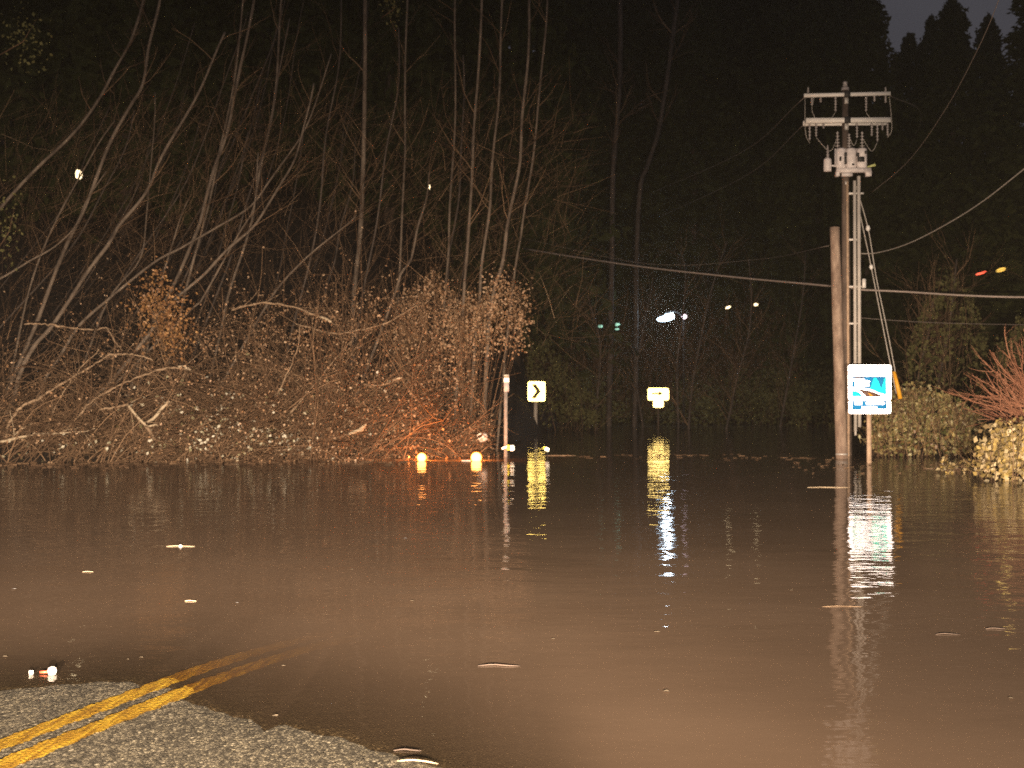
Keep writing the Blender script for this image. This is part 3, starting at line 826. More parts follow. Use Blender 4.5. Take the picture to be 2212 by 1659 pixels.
# ------------------------------------------------------------------ brush on the left bank
def shrub(u0, u1, vtop, d0, d1, n, label, group=None, leafn=0, leafm='deadleaf', leafs=0.07, lean=0.9, r=(0.005, 0.021), stemm='twig', tall=1.0, name='bare_shrub', vbase=None):
    """arching stems rooted over a stretch of bank, some with leaves left on; vtop(u) is where they end"""
    uc = (u0 + u1) / 2
    dc = (d0 + d1) / 2
    x0 = (uc - CU) / F * dc
    base = Vector((x0, dc, float(height(np.array(x0), np.array(dc)))))
    th = thing(name, base, label, 'shrub', group)
    sb = MB()
    tips = []
    for i in range(n):
        u = rng.uniform(u0, u1)
        d = rng.uniform(d0, d1)
        x = (u - CU) / F * d
        z = max(-0.2, float(height(np.array(x), np.array(d)))) - 0.1
        hmax = P(u, vtop(u), d).z - z
        hh = max(0.25, hmax * rng.uniform(0.2, 1.0) * tall)
        L_ = hh * rng.uniform(1.05, 1.6)
        k = 8
        ang = rng.normal(lean * 0.5, 0.5)
        dr = np.array([math.sin(ang), rng.normal(0, 0.35), 1.0])
        dr /= np.linalg.norm(dr)
        p = np.array([x - math.sin(ang) * hh * 0.4, d, z])
        pts = [p.copy()]
        bend = rng.normal(0.10, 0.10) * np.sign(ang + 0.001)
        for j in range(k):
            dr = dr + np.array([bend, 0, -0.10]) + rng.normal(0, 0.09, 3)
            dr /= np.linalg.norm(dr)
            if CU + F * p[0] / p[1] > u1 + 15 and dr[0] > 0:
                dr[0] *= -0.4
            p = p + dr * L_ / k
            p[2] = max(p[2], -0.05)
            pts.append(p.copy())
        r0 = rng.uniform(*r)
        sb.tube(pts, np.linspace(r0, r0 * 0.4, k + 1), 4, cap=False)
        for q in range(rng.integers(2, 5)):
            j = rng.integers(2, k)
            dd = (pts[j] - pts[j - 1]); dd /= np.linalg.norm(dd)
            dd = dd + rng.normal(0, 0.6, 3); dd /= np.linalg.norm(dd)
            L2 = L_ * rng.uniform(0.15, 0.35)
            m_ = [pts[j], pts[j] + dd * L2 * 0.5, pts[j] + dd * L2 + np.array([rng.normal(0, .08), 0, rng.normal(-.03, .08)])]
            sb.tube(m_, [r0 * 0.5, r0 * 0.4, r0 * 0.25], 3, cap=False)
            tips.append(m_[2]); tips.append(m_[1])
        tips.extend(pts[3:])
    sb.build('stems', M[stemm], th)
    if leafn:
        tips = np.array(tips)
        c = tips[rng.integers(0, len(tips), leafn)] + rng.normal(0, 0.09, (leafn, 3))
        c[:, 2] = np.maximum(c[:, 2], 0.02)
        lb = MB()
        lb.leaves(c, leafs)
        lb.build('leaves', M[leafm], th)
    return th
def clump_noise(u, v):
    """uneven growth: thick here, gappy there"""
    return (math.sin(u * .061 + v * .033) + math.sin(v * .083 - u * .027 + 1.7) + math.sin(u * .17 + v * .05 + .6) * .8 + math.sin(v * .21 + u * .09) * .7) / 2.2
def prof(us, vs):
    return lambda u: float(np.interp(u, us, vs))
def mound(name, u0, u1, vt, vb, d0, d1, n, size, m, label, stemn=120, stemm='twig', clump=False, root=None):
    """a mound of leaves over arching stems; vt(u) outlines its top"""
    uc = (u0 + u1) / 2
    base = Vector(((uc - CU) / F * (d0 + d1) / 2, (d0 + d1) / 2, 0))
    th = thing(name, base, label, 'shrub')
    c = []
    while len(c) < n:
        u = rng.uniform(u0, u1)
        t = rng.uniform(0, 1) ** 0.6
        v = vb(u) + (vt(u) + 9 * math.sin(u * .11) + 6 * math.sin(u * .31 + 1) - vb(u)) * t
        if clump_noise(u * 1.4, v * 1.4) < rng.uniform(-1.0, .25) * (1.3 if clump else .8): continue
        d = d0 + (d1 - d0) * (0.1 + 0.9 * t ** 1.5) * rng.uniform(0.7, 1.1)
        q = P(u + rng.normal(0, 12 if clump else 4), v + rng.normal(0, 9 if clump else 4), d)
        if q.z > 0.0: c.append(tuple(q))
    b = MB(); b.leaves(c, size); b.build('leaves', M[m], th)
    b = MB()
    for i in range(stemn):
        u = rng.uniform(u0, u1); d = rng.uniform(d0 - .1, d1)
        uu = u + rng.normal(0, 35)
        vtop = vt(min(max(uu, u0), u1)) - rng.uniform(-6, 10)
        ru, rv = root(u) if root else (u, vb(u))
        p0 = P(ru, rv, d); p0.z = -0.1 if root is None else min(p0.z, .1)
        p2 = P(uu, vtop, d)
        p1 = P((u + uu) / 2 + rng.normal(0, 10), (vb(u) + vtop) / 2, d - rng.uniform(0, .3))
        b.tube(smoothline([p0, p1, p2], 7), np.linspace(.009, .003, 7), 4, cap=False)
    b.build('stems', M[stemm], th)
    return th
G1 = 'tangled shrubs along the left bank'
top = prof([-50, 100, 300, 450, 600, 750, 850, 950, 1060, 1130], [720, 740, 690, 680, 660, 630, 610, 600, 590, 600])
shrub(-80, 160, top, 29.6, 34, 230, 'tangle of bare brambles at the far left, under the brightest leaning alder', G1, 700)
shrub(130, 360, top, 30, 34.5, 230, 'tangle of bare stems round the broken forked limb', G1, 700)
shrub(330, 560, top, 30.6, 35, 260, 'brown tangle just right of the forked limb, dotted with dead leaves', G1, 1900)
shrub(520, 720, top, 31.2, 36, 300, 'dense brown tangle in the middle of the bank', G1, 2600)
shrub(680, 900, top, 32.2, 37, 300, 'brown leafy tangle behind the limb with the torn pale end', G1, 2600, leafs=0.085, r=(.006, .022))
mound('dead_leaved_shrub', 850, 1010, prof([840, 870, 905, 930, 950, 985, 1012], [690, 640, 615, 575, 600, 640, 700]), lambda u: 850, 34.5, 38, 3300, 0.085, 'deadleaf', 'tall dead-leaved shrub left of the bright alder clump', 60, clump=True)
mound('dead_leaved_shrub', 985, 1135, prof([980, 1010, 1040, 1070, 1100, 1125, 1137], [700, 640, 655, 590, 600, 635, 690]), lambda u: 770, 35, 37, 2600, 0.085, 'deadleaf', 'rounded dead-leaved shrub hanging right of the alder clump, above the marker post', 34, clump=True, root=lambda u: (1010 + (u - 1010) * .35, 975))
shrub(860, 1035, prof([860, 1000, 1080], [840, 850, 900]), 33, 36, 200, 'low dark brush behind the two amber lights', G1, 1300, leafs=0.06)
shrub(320, 430, prof([310, 345, 380, 430], [640, 600, 650, 700]), 31.2, 32.4, 60, 'shrub still hung with orange yellow leaves above the fallen limb', None, 0, lean=0.3, name='yellow_leaved_shrub')
# its leaves hang in a ragged cluster
sh = [o for o in COL.objects if o.name.startswith('yellow_leaved_shrub')][0]
cl = []
for u, v, s, k in ((345, 600, 12, 40), (325, 640, 18, 90), (345, 670, 26, 190), (370, 690, 24, 190), (350, 715, 22, 130), (385, 740, 16, 70), (335, 655, 30, 90)):
    for i in range(int(k * 1.5)):
        cl.append(tuple(P(rng.normal(u, s * 1.0), rng.normal(v, s * 1.15), rng.normal(31.4, 0.25))))
lb = MB(); lb.leaves(cl, 0.09); lb.build('leaves', M['yellowleaf'], sh)
# pale leaves low on the bank above the water
def scatter(name, spots, size, m, label, cat, kind='stuff'):
    b = MB()
    c = []
    for u, v, su, sv, k, d in spots:
        for i in range(k):
            uu_, vv_ = rng.normal(u, su), rng.normal(v, sv)
            q = P(uu_, vv_, rng.normal(d, 0.35))
            if q.z > 0.0 and clump_noise(uu_, vv_) > rng.uniform(-.7, .5) and uu_ < 1070:
                c.append(tuple(q))
    b.leaves(c, size)
    o = b.build(name, m)
    return tag(o, label, cat, None, kind)
scatter('foliage', [(440, 900, 60, 40, 230, 30.8), (540, 950, 70, 26, 260, 30.9), (400, 960, 60, 22, 130, 30.4), (640, 960, 60, 16, 90, 32), (700, 880, 90, 50, 120, 32.5), (180, 970, 120, 14, 90, 29.8),
                    (600, 900, 60, 40, 100, 32), (330, 880, 60, 50, 80, 31)], 0.10, M['paleleaf'], 'pale wet leaves along the water line under the brush', 'leaves')

scatter('foliage', [(200, 850, 160, 80, 1000, 32), (500, 850, 160, 80, 1700, 33), (780, 840, 130, 90, 2200, 34), (980, 850, 80, 60, 1100, 36), (900, 950, 120, 18, 800, 34.4), (470, 735, 110, 40, 1100, 34), (700, 710, 110, 38, 3000, 35.5), (850, 700, 80, 36, 1800, 35.5), (300, 700, 220, 70, 500, 35)],
        0.065, M['deadleaf'], 'dead brown leaves caught all through the brush', 'leaves')
# understory sticks too many to count
b = MB()
for i in range(2200):
    u = rng.uniform(-60, 1040)
    d = rng.uniform(30.2, 38) + max(0, u - 500) / 200
    tv = float(top(u))
    v = rng.uniform(tv, 975)
    p = P(u, v, d)
    if p.z < 0.02 or clump_noise(u, v) < rng.uniform(-.9, .3): continue
    a = rng.normal(0.7, 0.8)
    L_ = rng.uniform(0.3, 1.3)
    dd = np.array([math.sin(a), rng.normal(0, .3), math.cos(a)])
    pp = np.array(tuple(p))
    q = pp + dd * L_ * 0.5 + rng.normal(0, 0.05, 3)
    w = q + dd * L_ * 0.5 + np.array([0.1, 0, -0.06]) + rng.normal(0, 0.08, 3)
    if min(q[2], w[2]) < 0.02: continue
    r0 = rng.uniform(0.003, 0.008)
    b.tube([pp, q, w], [r0, r0 * .8, r0 * .5], 3, cap=False)
tag(b.build('undergrowth', M['twig']), 'mesh of fine twigs filling the brush on the bank', 'undergrowth', None, 'stuff')
# dim shrubbery and litter further up the slope
b = MB()
for i in range(2600):
    u = rng.uniform(-60, 1250); d = rng.uniform(38, 52)
    v = rng.uniform(250, 760)
    p = np.array(tuple(P(u, v, d)))
    a = rng.normal(0.5, 0.7); L_ = rng.uniform(0.6, 2.4)
    dd = np.array([math.sin(a), rng.normal(0, .3), math.cos(a)])
    r0 = rng.uniform(0.004, 0.010)
    q = p + dd * L_ * .5 + rng.normal(0, .08, 3); w = q + dd * L_ * .5 + rng.normal(0, .12, 3)
    b.tube([p, q, w], [r0, r0 * .8, r0 * .5], 3, cap=False)
tag(b.build('twigs', M['twig']), 'haze of fine twigs between the trunks up the slope', 'twigs', None, 'stuff')

# fallen and broken limbs traced one by one
def limb(path, d, r0, r1, label, torn=None, forks=(), dd=0.0, m='limb', twig=6):
    pts = [P(u, v, d + dd * i) for i, (u, v) in enumerate(path)]
    L_ = smoothline(pts, max(12, len(pts) * 6))
    L_ = L_ + rng.normal(0, .011, L_.shape)
    rad = np.linspace(r0, r1, len(L_)) * (.85 + .22 * rng.normal(size=len(L_)).clip(-1.2, 1.5))
    th = thing('broken_limb', L_[0], label, 'branch', 'limbs fallen over the bank')
    b = MB(); b.tube(L_, rad, 7)
    for fp, fr in forks:
        q = smoothline([P(u, v, d) for u, v in fp], 9)
        b.tube(q, np.linspace(fr, fr * .7, len(q)), 6)
    for i in range(twig):
        j = rng.integers(2, len(L_) - 1)
        t = L_[j] - L_[j - 1]; t /= np.linalg.norm(t)
        q = t + rng.normal(0, .5, 3); q /= np.linalg.norm(q)
        b.tube([L_[j], L_[j] + q * .35, L_[j] + q * .7 + rng.normal(0, .06, 3)], [rad[j] * .3, rad[j] * .22, rad[j] * .12], 4, cap=False)
    b.build('limb', M[m], th, smooth=True)
    if torn:
        b = MB()
        for tp, tr_ in torn:
            q = smoothline([P(u, v, d - 0.03) for u, v in tp], 8)
            b.tube(q, [tr_ * (1 - 0.25 * abs(2 * i / 7 - 1) ** 3) for i in range(8)], 7)
        b.build('torn_end', M['palewood'], th)
limb([(213, 885), (245, 880), (275, 876), (285, 888), (300, 905), (316, 920)], 30.4, .03, .045, 'forked limb broken into a bright V above the water', torn=[([(276, 874), (288, 890), (302, 906), (318, 922)], .034), ([(318, 912), (334, 902), (348, 884), (366, 866)], .045), ([(318, 922), (330, 919), (340, 917)], .03)], forks=[([(316, 920), (325, 935), (335, 950)], .05)])
limb([(140, 935), (195, 870), (240, 842), (285, 820), (340, 800), (380, 794), (410, 799)], 30.6, .028, .032, 'long arching limb with a torn pale tip, above the forked one', torn=[([(385, 792), (398, 793), (412, 800)], .042)])
limb([(12, 945), (20, 915), (45, 880), (85, 860), (140, 825), (200, 790), (235, 768), (270, 765), (300, 768), (330, 778)], 30.8, .045, .02, 'curving limb rising from the corner and flattening in the brush')
limb([(0, 955), (40, 945), (80, 938), (150, 935), (205, 928)], 30.0, .05, .02, 'pale limb lying low along the bank at the left edge', m='palewood')
limb([(50, 700), (90, 700), (140, 706), (205, 713), (230, 708), (245, 733), (265, 758)], 31.6, .028, .024, 'thin limb bent sharply down near its end, left of the yellow shrub')
limb([(500, 670), (560, 655), (620, 660), (680, 680), (715, 695)], 32.4, .035, .03, 'bowed limb with a white torn tip over the middle of the bank', torn=[([(692, 684), (704, 689), (716, 696)], .04)])
limb([(590, 975), (650, 965), (720, 948), (750, 938), (790, 922)], 31.8, .04, .03, 'low limb ending in a pale splintered stub just above the water', torn=[([(752, 938), (768, 932), (786, 928)], .05), ([(772, 930), (784, 922), (792, 916)], .035)])
limb([(640, 700), (720, 720), (780, 712), (840, 695), (900, 660)], 33.2, .03, .018, 'long thin limb curving up across the dead-leaved brush')
limb([(560, 930), (600, 850), (640, 760), (650, 700)], 32.2, .028, .018, 'straight slanting stem rising from the middle of the bank')
limb([(620, 900), (680, 830), (720, 780), (760, 735)], 32.4, .028, .016, 'slanting stem beside the straight one, tilted further over')
limb([(785, 830), (815, 832), (840, 828), (865, 815)], 33, .025, .02, 'short twiggy stub with a lit orange tip', torn=[([(848, 822), (858, 818), (868, 816)], .035)])
limb([(290, 1000), (330, 935), (380, 850), (400, 800)], 31.5, .018, .012, 'upright thin stem right behind the forked limb')
limb([(95, 940), (130, 860), (170, 800), (215, 755)], 31.2, .022, .014, 'slim bowed stem crossing behind the long arching limb')

# ------------------------------------------------------------------ right bank plants
mound('bramble_mound', 1884, 2132, prof([1880, 1900, 1925, 1960, 2020, 2080, 2110, 2135], [930, 870, 842, 838, 850, 880, 905, 950]), lambda u: 986, 33.0, 36.0, 4600, 0.125, 'ivyleaf',
      'rounded mound of green and brown bramble leaves behind the big sign', 200, clump=True)
mound('leafy_bush', 2122, 2300, prof([2118, 2135, 2160, 2212, 2300], [985, 938, 925, 915, 905]), prof([2118, 2140, 2300], [1030, 1040, 1050]), 22.8, 24.8, 1500, 0.13, 'tanleaf',
      'nearest bush, of broad tan leaves, leaning over the water at the right edge', 40, stemm='twig', clump=True)
mound('water_edge_growth', 2030, 2135, prof([2030, 2080, 2135], [1008, 1000, 990]), lambda u: 1022, 25.2, 26.6, 160, 0.09, 'tanleaf', 'few loose leaves and stems floating where the near bush meets the bramble mound', 20)
# dim evergreen growth behind the mound and round the guy wires
mound('evergreen_shrub', 1960, 2130, prof([1960, 2000, 2040, 2080, 2130], [780, 640, 570, 600, 720]), lambda u: 870, 44, 49, 1500, 0.17, 'dimleaf', 'dim olive evergreen standing behind the bramble mound', 40)
mound('evergreen_shrub', 2150, 2300, prof([2150, 2200, 2300], [760, 690, 650]), lambda u: 880, 40, 44, 1500, 0.16, 'dimleaf', 'dim evergreen behind the red twiggy bush at the right edge', 30)
mound('evergreen_shrub', 1140, 1290, prof([1140, 1170, 1230, 1290], [760, 730, 790, 870]), lambda u: 925, 62, 68, 2200, 0.18, 'dimleaf', 'dim evergreen behind the chevron sign', 40)
# bare growth and dark shrubs along the far shore
b = MB()
for i in range(9000):
    u = rng.uniform(1090, 2000); d = rng.uniform(89, 112)
    v = 905 - 210 * rng.uniform(0, 1) ** 1.6
    p = np.array(tuple(P(u, v, d)))
    a = rng.normal(0.1, 0.55); L_ = rng.uniform(1.0, 3.5)
    dd = np.array([math.sin(a), rng.normal(0, .3), math.cos(a)])
    r0 = rng.uniform(0.012, 0.04)
    q = p + dd * L_ * .5 + rng.normal(0, .12, 3); w = q + dd * L_ * .5 + rng.normal(0, .2, 3)
    if min(p[2], q[2], w[2]) < 0.05: continue
    b.tube([p, q, w], [r0, r0 * .8, r0 * .5], 3, cap=False)
tag(b.build('thicket', M['twig']), 'dark thicket of bare stems along the far shore', 'thicket', None, 'stuff')

FS = [(1215, 1330, 800, 78, 'dark shrub on the far shore left of the arrow sign'), (1300, 1420, 850, 90, 'low dark shrub on the far shore right under the arrow sign'), (1440, 1560, 820, 80, 'dark shrub on the far shore under the white lamp'),
      (1540, 1650, 800, 84, 'dark shrub on the far shore under the small warm lights'), (1630, 1740, 790, 80, 'dark shrub on the far shore left of the short wooden pole'), (1720, 1840, 800, 74, 'dark shrub on the far shore behind the poles')]
for u0, u1, vt_, d, lab in FS:
    um = (u0 + u1) / 2
    mound('dark_shrub', u0, u1, prof([u0, u0 + 25, um, u1 - 25, u1], [vt_ + 70, vt_ + 15, vt_, vt_ + 20, vt_ + 75]), lambda u: VH + H * F / d + 1, d, d + 5, 1500, 0.24, 'dimleaf', lab, 30, clump=True)
# red twiggy bush at the right edge
th = thing('red_twig_bush', P(2240, 920, 27), 'bare red brown twiggy bush spreading in from the right edge', 'shrub')
b = MB()
root = P(2250, 905, 27)
for i in range(64):
    a = rng.uniform(math.radians(95), math.radians(185))
    L_ = rng.uniform(0.9, 1.95)
    dr = np.array([math.cos(a), rng.normal(0, .35), math.sin(a) * 0.9 + 0.08]); dr /= np.linalg.norm(dr)
    branch(b, tuple(root + Vector((rng.uniform(-.35, .5), rng.uniform(-.3, .4), rng.uniform(-.4, .35)))), dr, L_, rng.uniform(.010, .022), 2, 4)
b.build('stems', M['redtwig'], th)

# ------------------------------------------------------------------ utility pole
DP = 33.8
PX = P(1829, 985, DP).x
S = DP / F
pole = thing('utility_pole', (PX, DP, -0.3), 'tall dark utility pole with two white crossarms, the taller one beside the sign', 'utility pole')
zt = P(1829, 188, DP).z
b = MB(); b.tube([(PX, DP, -0.8), (PX, DP, 5), (PX, DP, zt)], [.155, .125, .082], 14); b.build('pole', M['pole_dark'], pole, smooth=True)
b = MB(); b.lathe((PX, DP, zt), [(.0, .16), (.05, .15), (.07, .10), (.045, .08), (.075, .04), (.05, .0), (.11, -.02), (.11, -.10)], 12)
b.build('top_insulator', M['porcelain'], pole)
def zz(v): return P(0, v, DP).z
def xx(u): return (u - CU) * S
# upper arm, lower double arm
for (u0, u1, v0, v1, hh, yy) in ((1736, 1922, 210, 205.5, .095, -.16), (1740, 1922, 264, 262.5, .135, -.17), (1740, 1922, 264, 262.5, .135, .17)):
    x0, x1 = xx(u0), xx(u1)
    b = MB()
    sl = math.atan2(zz(v1) - zz(v0), x1 - x0)
    for (a0, a1) in (((x0 + x1) / 2 - (x1 - x0) / 2, PX - .0), (PX + .0, x1)):
        pass
    n0 = len(b.v)
    L_ = x1 - x0
    v = [(sx * L_ / 2, sy * .05, sz * hh / 2) for sx in (-1, 1) for sy in (-1, 1) for sz in (-1, 1)]
    v = [((x0 + x1) / 2 + p[0] * math.cos(sl) - p[2] * math.sin(sl), DP + yy + p[1], (zz(v0) + zz(v1)) / 2 + p[0] * math.sin(sl) + p[2] * math.cos(sl)) for p in v]
    b.add(v, [(0, 1, 3, 2), (4, 6, 7, 5), (0, 4, 5, 1), (2, 3, 7, 6), (0, 2, 6, 4), (1, 5, 7, 3)])
    b.build('crossarm', M['fibre'], pole)
b = MB()
for v in (207.5, 263):
    b = MB(); b.box((PX, DP - .235, zz(v)), (.17, .03, .17)); b.tube([(PX, DP - .3, zz(v)), (PX, DP + .2, zz(v))], .015, 6)
    b.build('mounting_plate', M['black'], pole)
b = MB(); b.box((PX, DP - .12, zz(220)), (.10, .06, .17)); b.build('bracket', M['galv'], pole)
b = MB(); b.box((PX, DP - .12, zz(276)), (.10, .06, .18)); b.build('bracket', M['galv'], pole)
def insulator(u, v, ln, up=False, tilt=0.0, r=.045, m='porcelain', name='insulator'):
    b = MB()
    sgn = 1 if up else -1
    prof_ = [(0.012, 0)]
    k = 5
    for i in range(k):
        h0 = ln * (i + .3) / k
        rr = r * (1 - (0.55 * i / k if up else 0.1 * i / k))
        prof_ += [(.018, sgn * h0), (rr, sgn * (h0 + ln * .08 / k * 3)), (.018, sgn * (h0 + ln * .45 / k))]
    prof_ += [(.012, sgn * ln)]
    b.lathe((xx(u), DP - .17 + tilt, zz(v)), prof_, 10)
    return b.build(name, M[m], pole)
for u, v, ln in ((1753, 214, .22), (1772, 214, .14), (1804, 212, .42), (1870, 212, .42), (1888, 210, .16), (1912, 210, .2),
                 (1748, 269, .48), (1762, 269, .38), (1778, 269, .15), (1850, 269, .42), (1882, 269, .36), (1894, 270, .50), (1905, 269, .2), (1916, 269, .36)):
    insulator(u, v, ln)
for u in (1745, 1912):
    insulator(u, 204, .16, up=True)
for u, v, ln, r in ((1808, 322, .46, .09), (1833, 322, .40, .09), (1861, 322, .46, .09)):
    insulator(u, v, ln, up=True, r=r)
# jumper loops
b = MB()
for (ua, va, um, vm, ub, vb_) in ((1758, 214, 1752, 240, 1762, 264), (1804, 245, 1790, 262, 1768, 262), (1870, 246, 1875, 256, 1885, 264), (1762, 300, 1790, 330, 1808, 300), (1894, 310, 1880, 330, 1861, 300), (1850, 304, 1842, 318, 1833, 300), (1916, 300, 1924, 280, 1920, 208), (1748, 312, 1738, 290, 1738, 214)):
    b = MB(); b.tube(smoothline([(xx(ua), DP - .17, zz(va)), (xx(um), DP - .22, zz(vm)), (xx(ub), DP - .17, zz(vb_))], 10), .008, 5)
    b.build('jumper_wire', M['wire'], pole)
# switchgear box: a rack of three tanks on a shelf
b = MB()
zc0, zc1 = zz(368), zz(326)
for k, u in enumerate((1812, 1834, 1857)):
    b.lathe((xx(u), DP - .30, zc0), [(0, 0), (.13, 0), (.145, .04), (.145, zc1 - zc0 - .05), (.12, zc1 - zc0), (0, zc1 - zc0)], 14)
b.box(((xx(1834)), DP - .20, (zc0 + zc1) / 2 + .04), (xx(1867) - xx(1801), .10, (zc1 - zc0) * .9))
b.build('switchgear', M['equip'], pole)
b = MB()
for u, v, w, h_ in ((1819, 340, .07, .10), (1819, 353, .06, .22), (1845, 341, .08, .10), (1852, 351, .19, .14), (1808, 350, .05, .12), (1862, 336, .05, .08), (1835, 362, .06, .05)):
    b = MB(); b.box((xx(u), DP - .46, zz(v)), (w, .04, h_))
    b.build('switchgear_fitting', M['black'], pole)
b = MB(); b.box((xx(1837), DP - .35, zz(374)), (xx(1873) - xx(1801), .28, .11)); b.box((xx(1803), DP - .35, zz(382)), (.09, .25, .13)); b.box((xx(1869), DP - .35, zz(381)), (.14, .25, .15))
b.box((xx(1822), DP - .42, zz(384)), (.28, .2, .09)); b.build('shelf', M['equip'], pole)
b = MB(); b.lathe((xx(1782.5), DP - .35, zz(376)), [(0, 0), (.10, 0), (.11, .03), (.11, .33), (.08, .37), (0, .37)], 14); b.build('transformer_can', M['equip'], pole, smooth=True)
b = MB(); b.lathe((xx(1783), DP - .35, zz(346)), [(.05, 0), (.02, .04), (.045, .08), (.018, .12), (.04, .16), (.016, .2), (.03, .24), (.01, .36)], 10); b.build('bushing', M['porcelain'], pole)
b = MB(); b.tube([(xx(1790), DP - .3, zz(362)), (xx(1806), DP - .3, zz(364))], .025, 6); b.build('arm_bracket', M['equip'], pole)
b = MB(); b.tube([(xx(1868), DP - .35, zz(366)), (xx(1884), DP - .4, zz(362))], [.02, .045], 8); b.build('arrester', plain('yellow_green_cap', (.55, .58, .22), .5), pole)
# risers: one slim pipe up the pole, two conduits stood off on brackets
b = MB(); b.tube([(xx(1828.5), DP - .19, 0.0), (xx(1828.5), DP - .17, zz(395))], .038, 8); b.build('riser', M['post'], pole, smooth=True)
zb = zz(931)
b = MB(); b.tube([(xx(1841), DP - .30, zb), (xx(1841.5), DP - .30, zz(395))], .045, 10); b.tube([(xx(1841), DP - .30, zb - .12), (xx(1841), DP - .30, zb)], .03, 8); b.build('conduit', M['conduit'], pole, smooth=True)
b = MB(); b.tube([(xx(1850), DP - .30, zb + .12), (xx(1850.5), DP - .30, zz(385))], .05, 10); b.build('conduit', M['conduit'], pole, smooth=True)
for v, u0, u1 in ((421, 1834, 1862), (621, 1832, 1860), (790, 1832, 1856), (520, 1832, 1853), (700, 1832, 1853)):
    b = MB(); b.box(((xx(u0) + xx(u1)) / 2, DP - .24, zz(v)), (xx(u1) - xx(u0), .05, .045)); b.box((PX + .08, DP - .18, zz(v)), (.1, .14, .05)); b.build('standoff_bracket', M['fibre'], pole)
b = MB(); b.box((xx(1859.5), DP - .34, zz(615)), (.09, .09, .25)); b.build('cable_clamp', M['fibre'], pole)
b = MB(); b.box((PX - .02, DP - .16, zz(398)), (.09, .07, .09)); b.build('pole_band', M['galv'], pole)

# short old pole
d2 = 32.3
a_, t_ = P(1820, 1000, d2), P(1803, 491, d2)
a_.z = -0.8
sp = thing('old_pole_stub', (a_.x, d2, 0), 'short weathered wooden pole with a cut off top, leaning beside the tall pole', 'pole')
b = MB()
L_ = smoothline([tuple(a_), tuple(a_.lerp(t_, .5)), tuple(t_)], 24)
rr = np.linspace(.165, .128, 24) * (1 + .015 * rng.normal(size=24))
b.tube(L_, rr, 14)
b.build('pole', M['pole'], sp, smooth=True)
b = MB(); zc = 0.9; b.tube([L_[3] + np.array([0, 0, -.02]), L_[3] + np.array([0, 0, .02])], .170, 14); b.build('metal_band', M['galv'], sp)

# guy wires with strain insulators and yellow guard
def wire(name, pts, r, label, cat='cable', m='wire', group=None, n=26):
    L_ = smoothline(pts, n)
    th = thing(name, L_[0], label, cat, group)
    b = MB(); b.tube(L_, r, 6); b.build('strand', M[m], th)
    return th
top1, top2 = P(1846, 392, DP), P(1851, 430, DP)
anc = P(1944, 858, 33.2)
anc2 = P(1940, 858, 33.3)
gw = wire('guy_wire', [top1, P(1875, 493, DP - .12), P(1893, 600, DP - .24), P(1920, 730, DP - .4), P(1943, 852, 33.2)], .016, 'guy wire with the higher white strain insulator', group='guy wires')
b = MB(); q = P(1875, 493, DP - .12); b.lathe(tuple(q + Vector((0, 0, -.09))), [(0, 0), (.05, .03), (.062, .09), (.05, .15), (0, .18)], 10); b.build('strain_insulator', M['plastic'], gw, smooth=True)
b = MB(); b.tube([P(1931, 803, 33.28), P(1938, 830, 33.22), P(1945, 862, 33.15)], [.05, .055, .06], 10); b.build('yellow_guard', M['guard'], gw, smooth=True)
gw = wire('guy_wire', [top2, P(1868, 510, DP - .1), P(1882, 577, DP - .2), P(1910, 720, DP - .4), P(1936, 850, 33.35)], .016, 'guy wire with the lower white strain insulator', group='guy wires')
b = MB(); q = P(1882, 577, DP - .2); b.lathe(tuple(q + Vector((0, 0, -.08))), [(0, 0), (.045, .03), (.058, .08), (.045, .13), (0, .16)], 10); b.build('strain_insulator', M['plastic'], gw, smooth=True)

G2 = 'wires strung from the utility pole'
wire('telephone_cable', [P(1130, 537, 52), P(1240, 555, 48), P(1400, 578, 43.5), P(1600, 600, 39), P(1730, 612, 36), P(1858, 624, DP - .3)], .030, 'thick sagging cable from the wood to the tall pole', m='cable', group=G2)
wire('telephone_cable', [P(1858, 626, DP - .3), P(1950, 630, 33.2), P(2080, 638, 32), P(2212, 642, 31), P(2400, 640, 29)], .028, 'thick cable leaving the tall pole for the right edge', m='cable', group=G2)
wire('service_wire', [P(1858, 548, DP - .3), P(1895, 546, 33), P(1960, 527, 31), P(2040, 487, 28.6), P(2120, 437, 26), P(2212, 365, 23), P(2330, 270, 20)], .013, 'loose wire swooping up from the tall pole to the right edge', group=G2)
wire('thin_wire', [P(1850, 686, DP - .3), P(1960, 694, 35), P(2080, 699, 37), P(2300, 703, 40)], .009, 'thinnest wire, running level below the thick cable', m='cable', group=G2)
wire('thin_wire', [P(1130, 515, 56), P(1400, 570, 50), P(1640, 560, 44), P(1790, 531, 32.4)], .006, 'hair-thin wire reaching the top of the old short pole', m='cable', group=G2)
GP = 'power lines on the crossarms'
wire('power_line', [P(1922, 206, DP), P(1990, 250, 40), P(1960, 330, 60)], .007, 'short power line dropping from the upper crossarm end', m='cable', group=GP)
wire('power_line', [P(1878, 420, DP), P(1960, 350, 30), P(2040, 240, 25), P(2120, 90, 20), P(2180, -60, 17)], .006, 'power line climbing over the camera on the right', m='cable', group=GP)
wire('power_line', [P(1736, 212, DP), P(1600, 330, 45), P(1400, 420, 62)], .008, 'power line running away left from the upper crossarm', m='cable', group=GP)
wire('power_line', [P(1740, 266, DP), P(1610, 380, 46), P(1420, 470, 64)], .008, 'power line running away left from the lower crossarm', m='cable', group=GP)

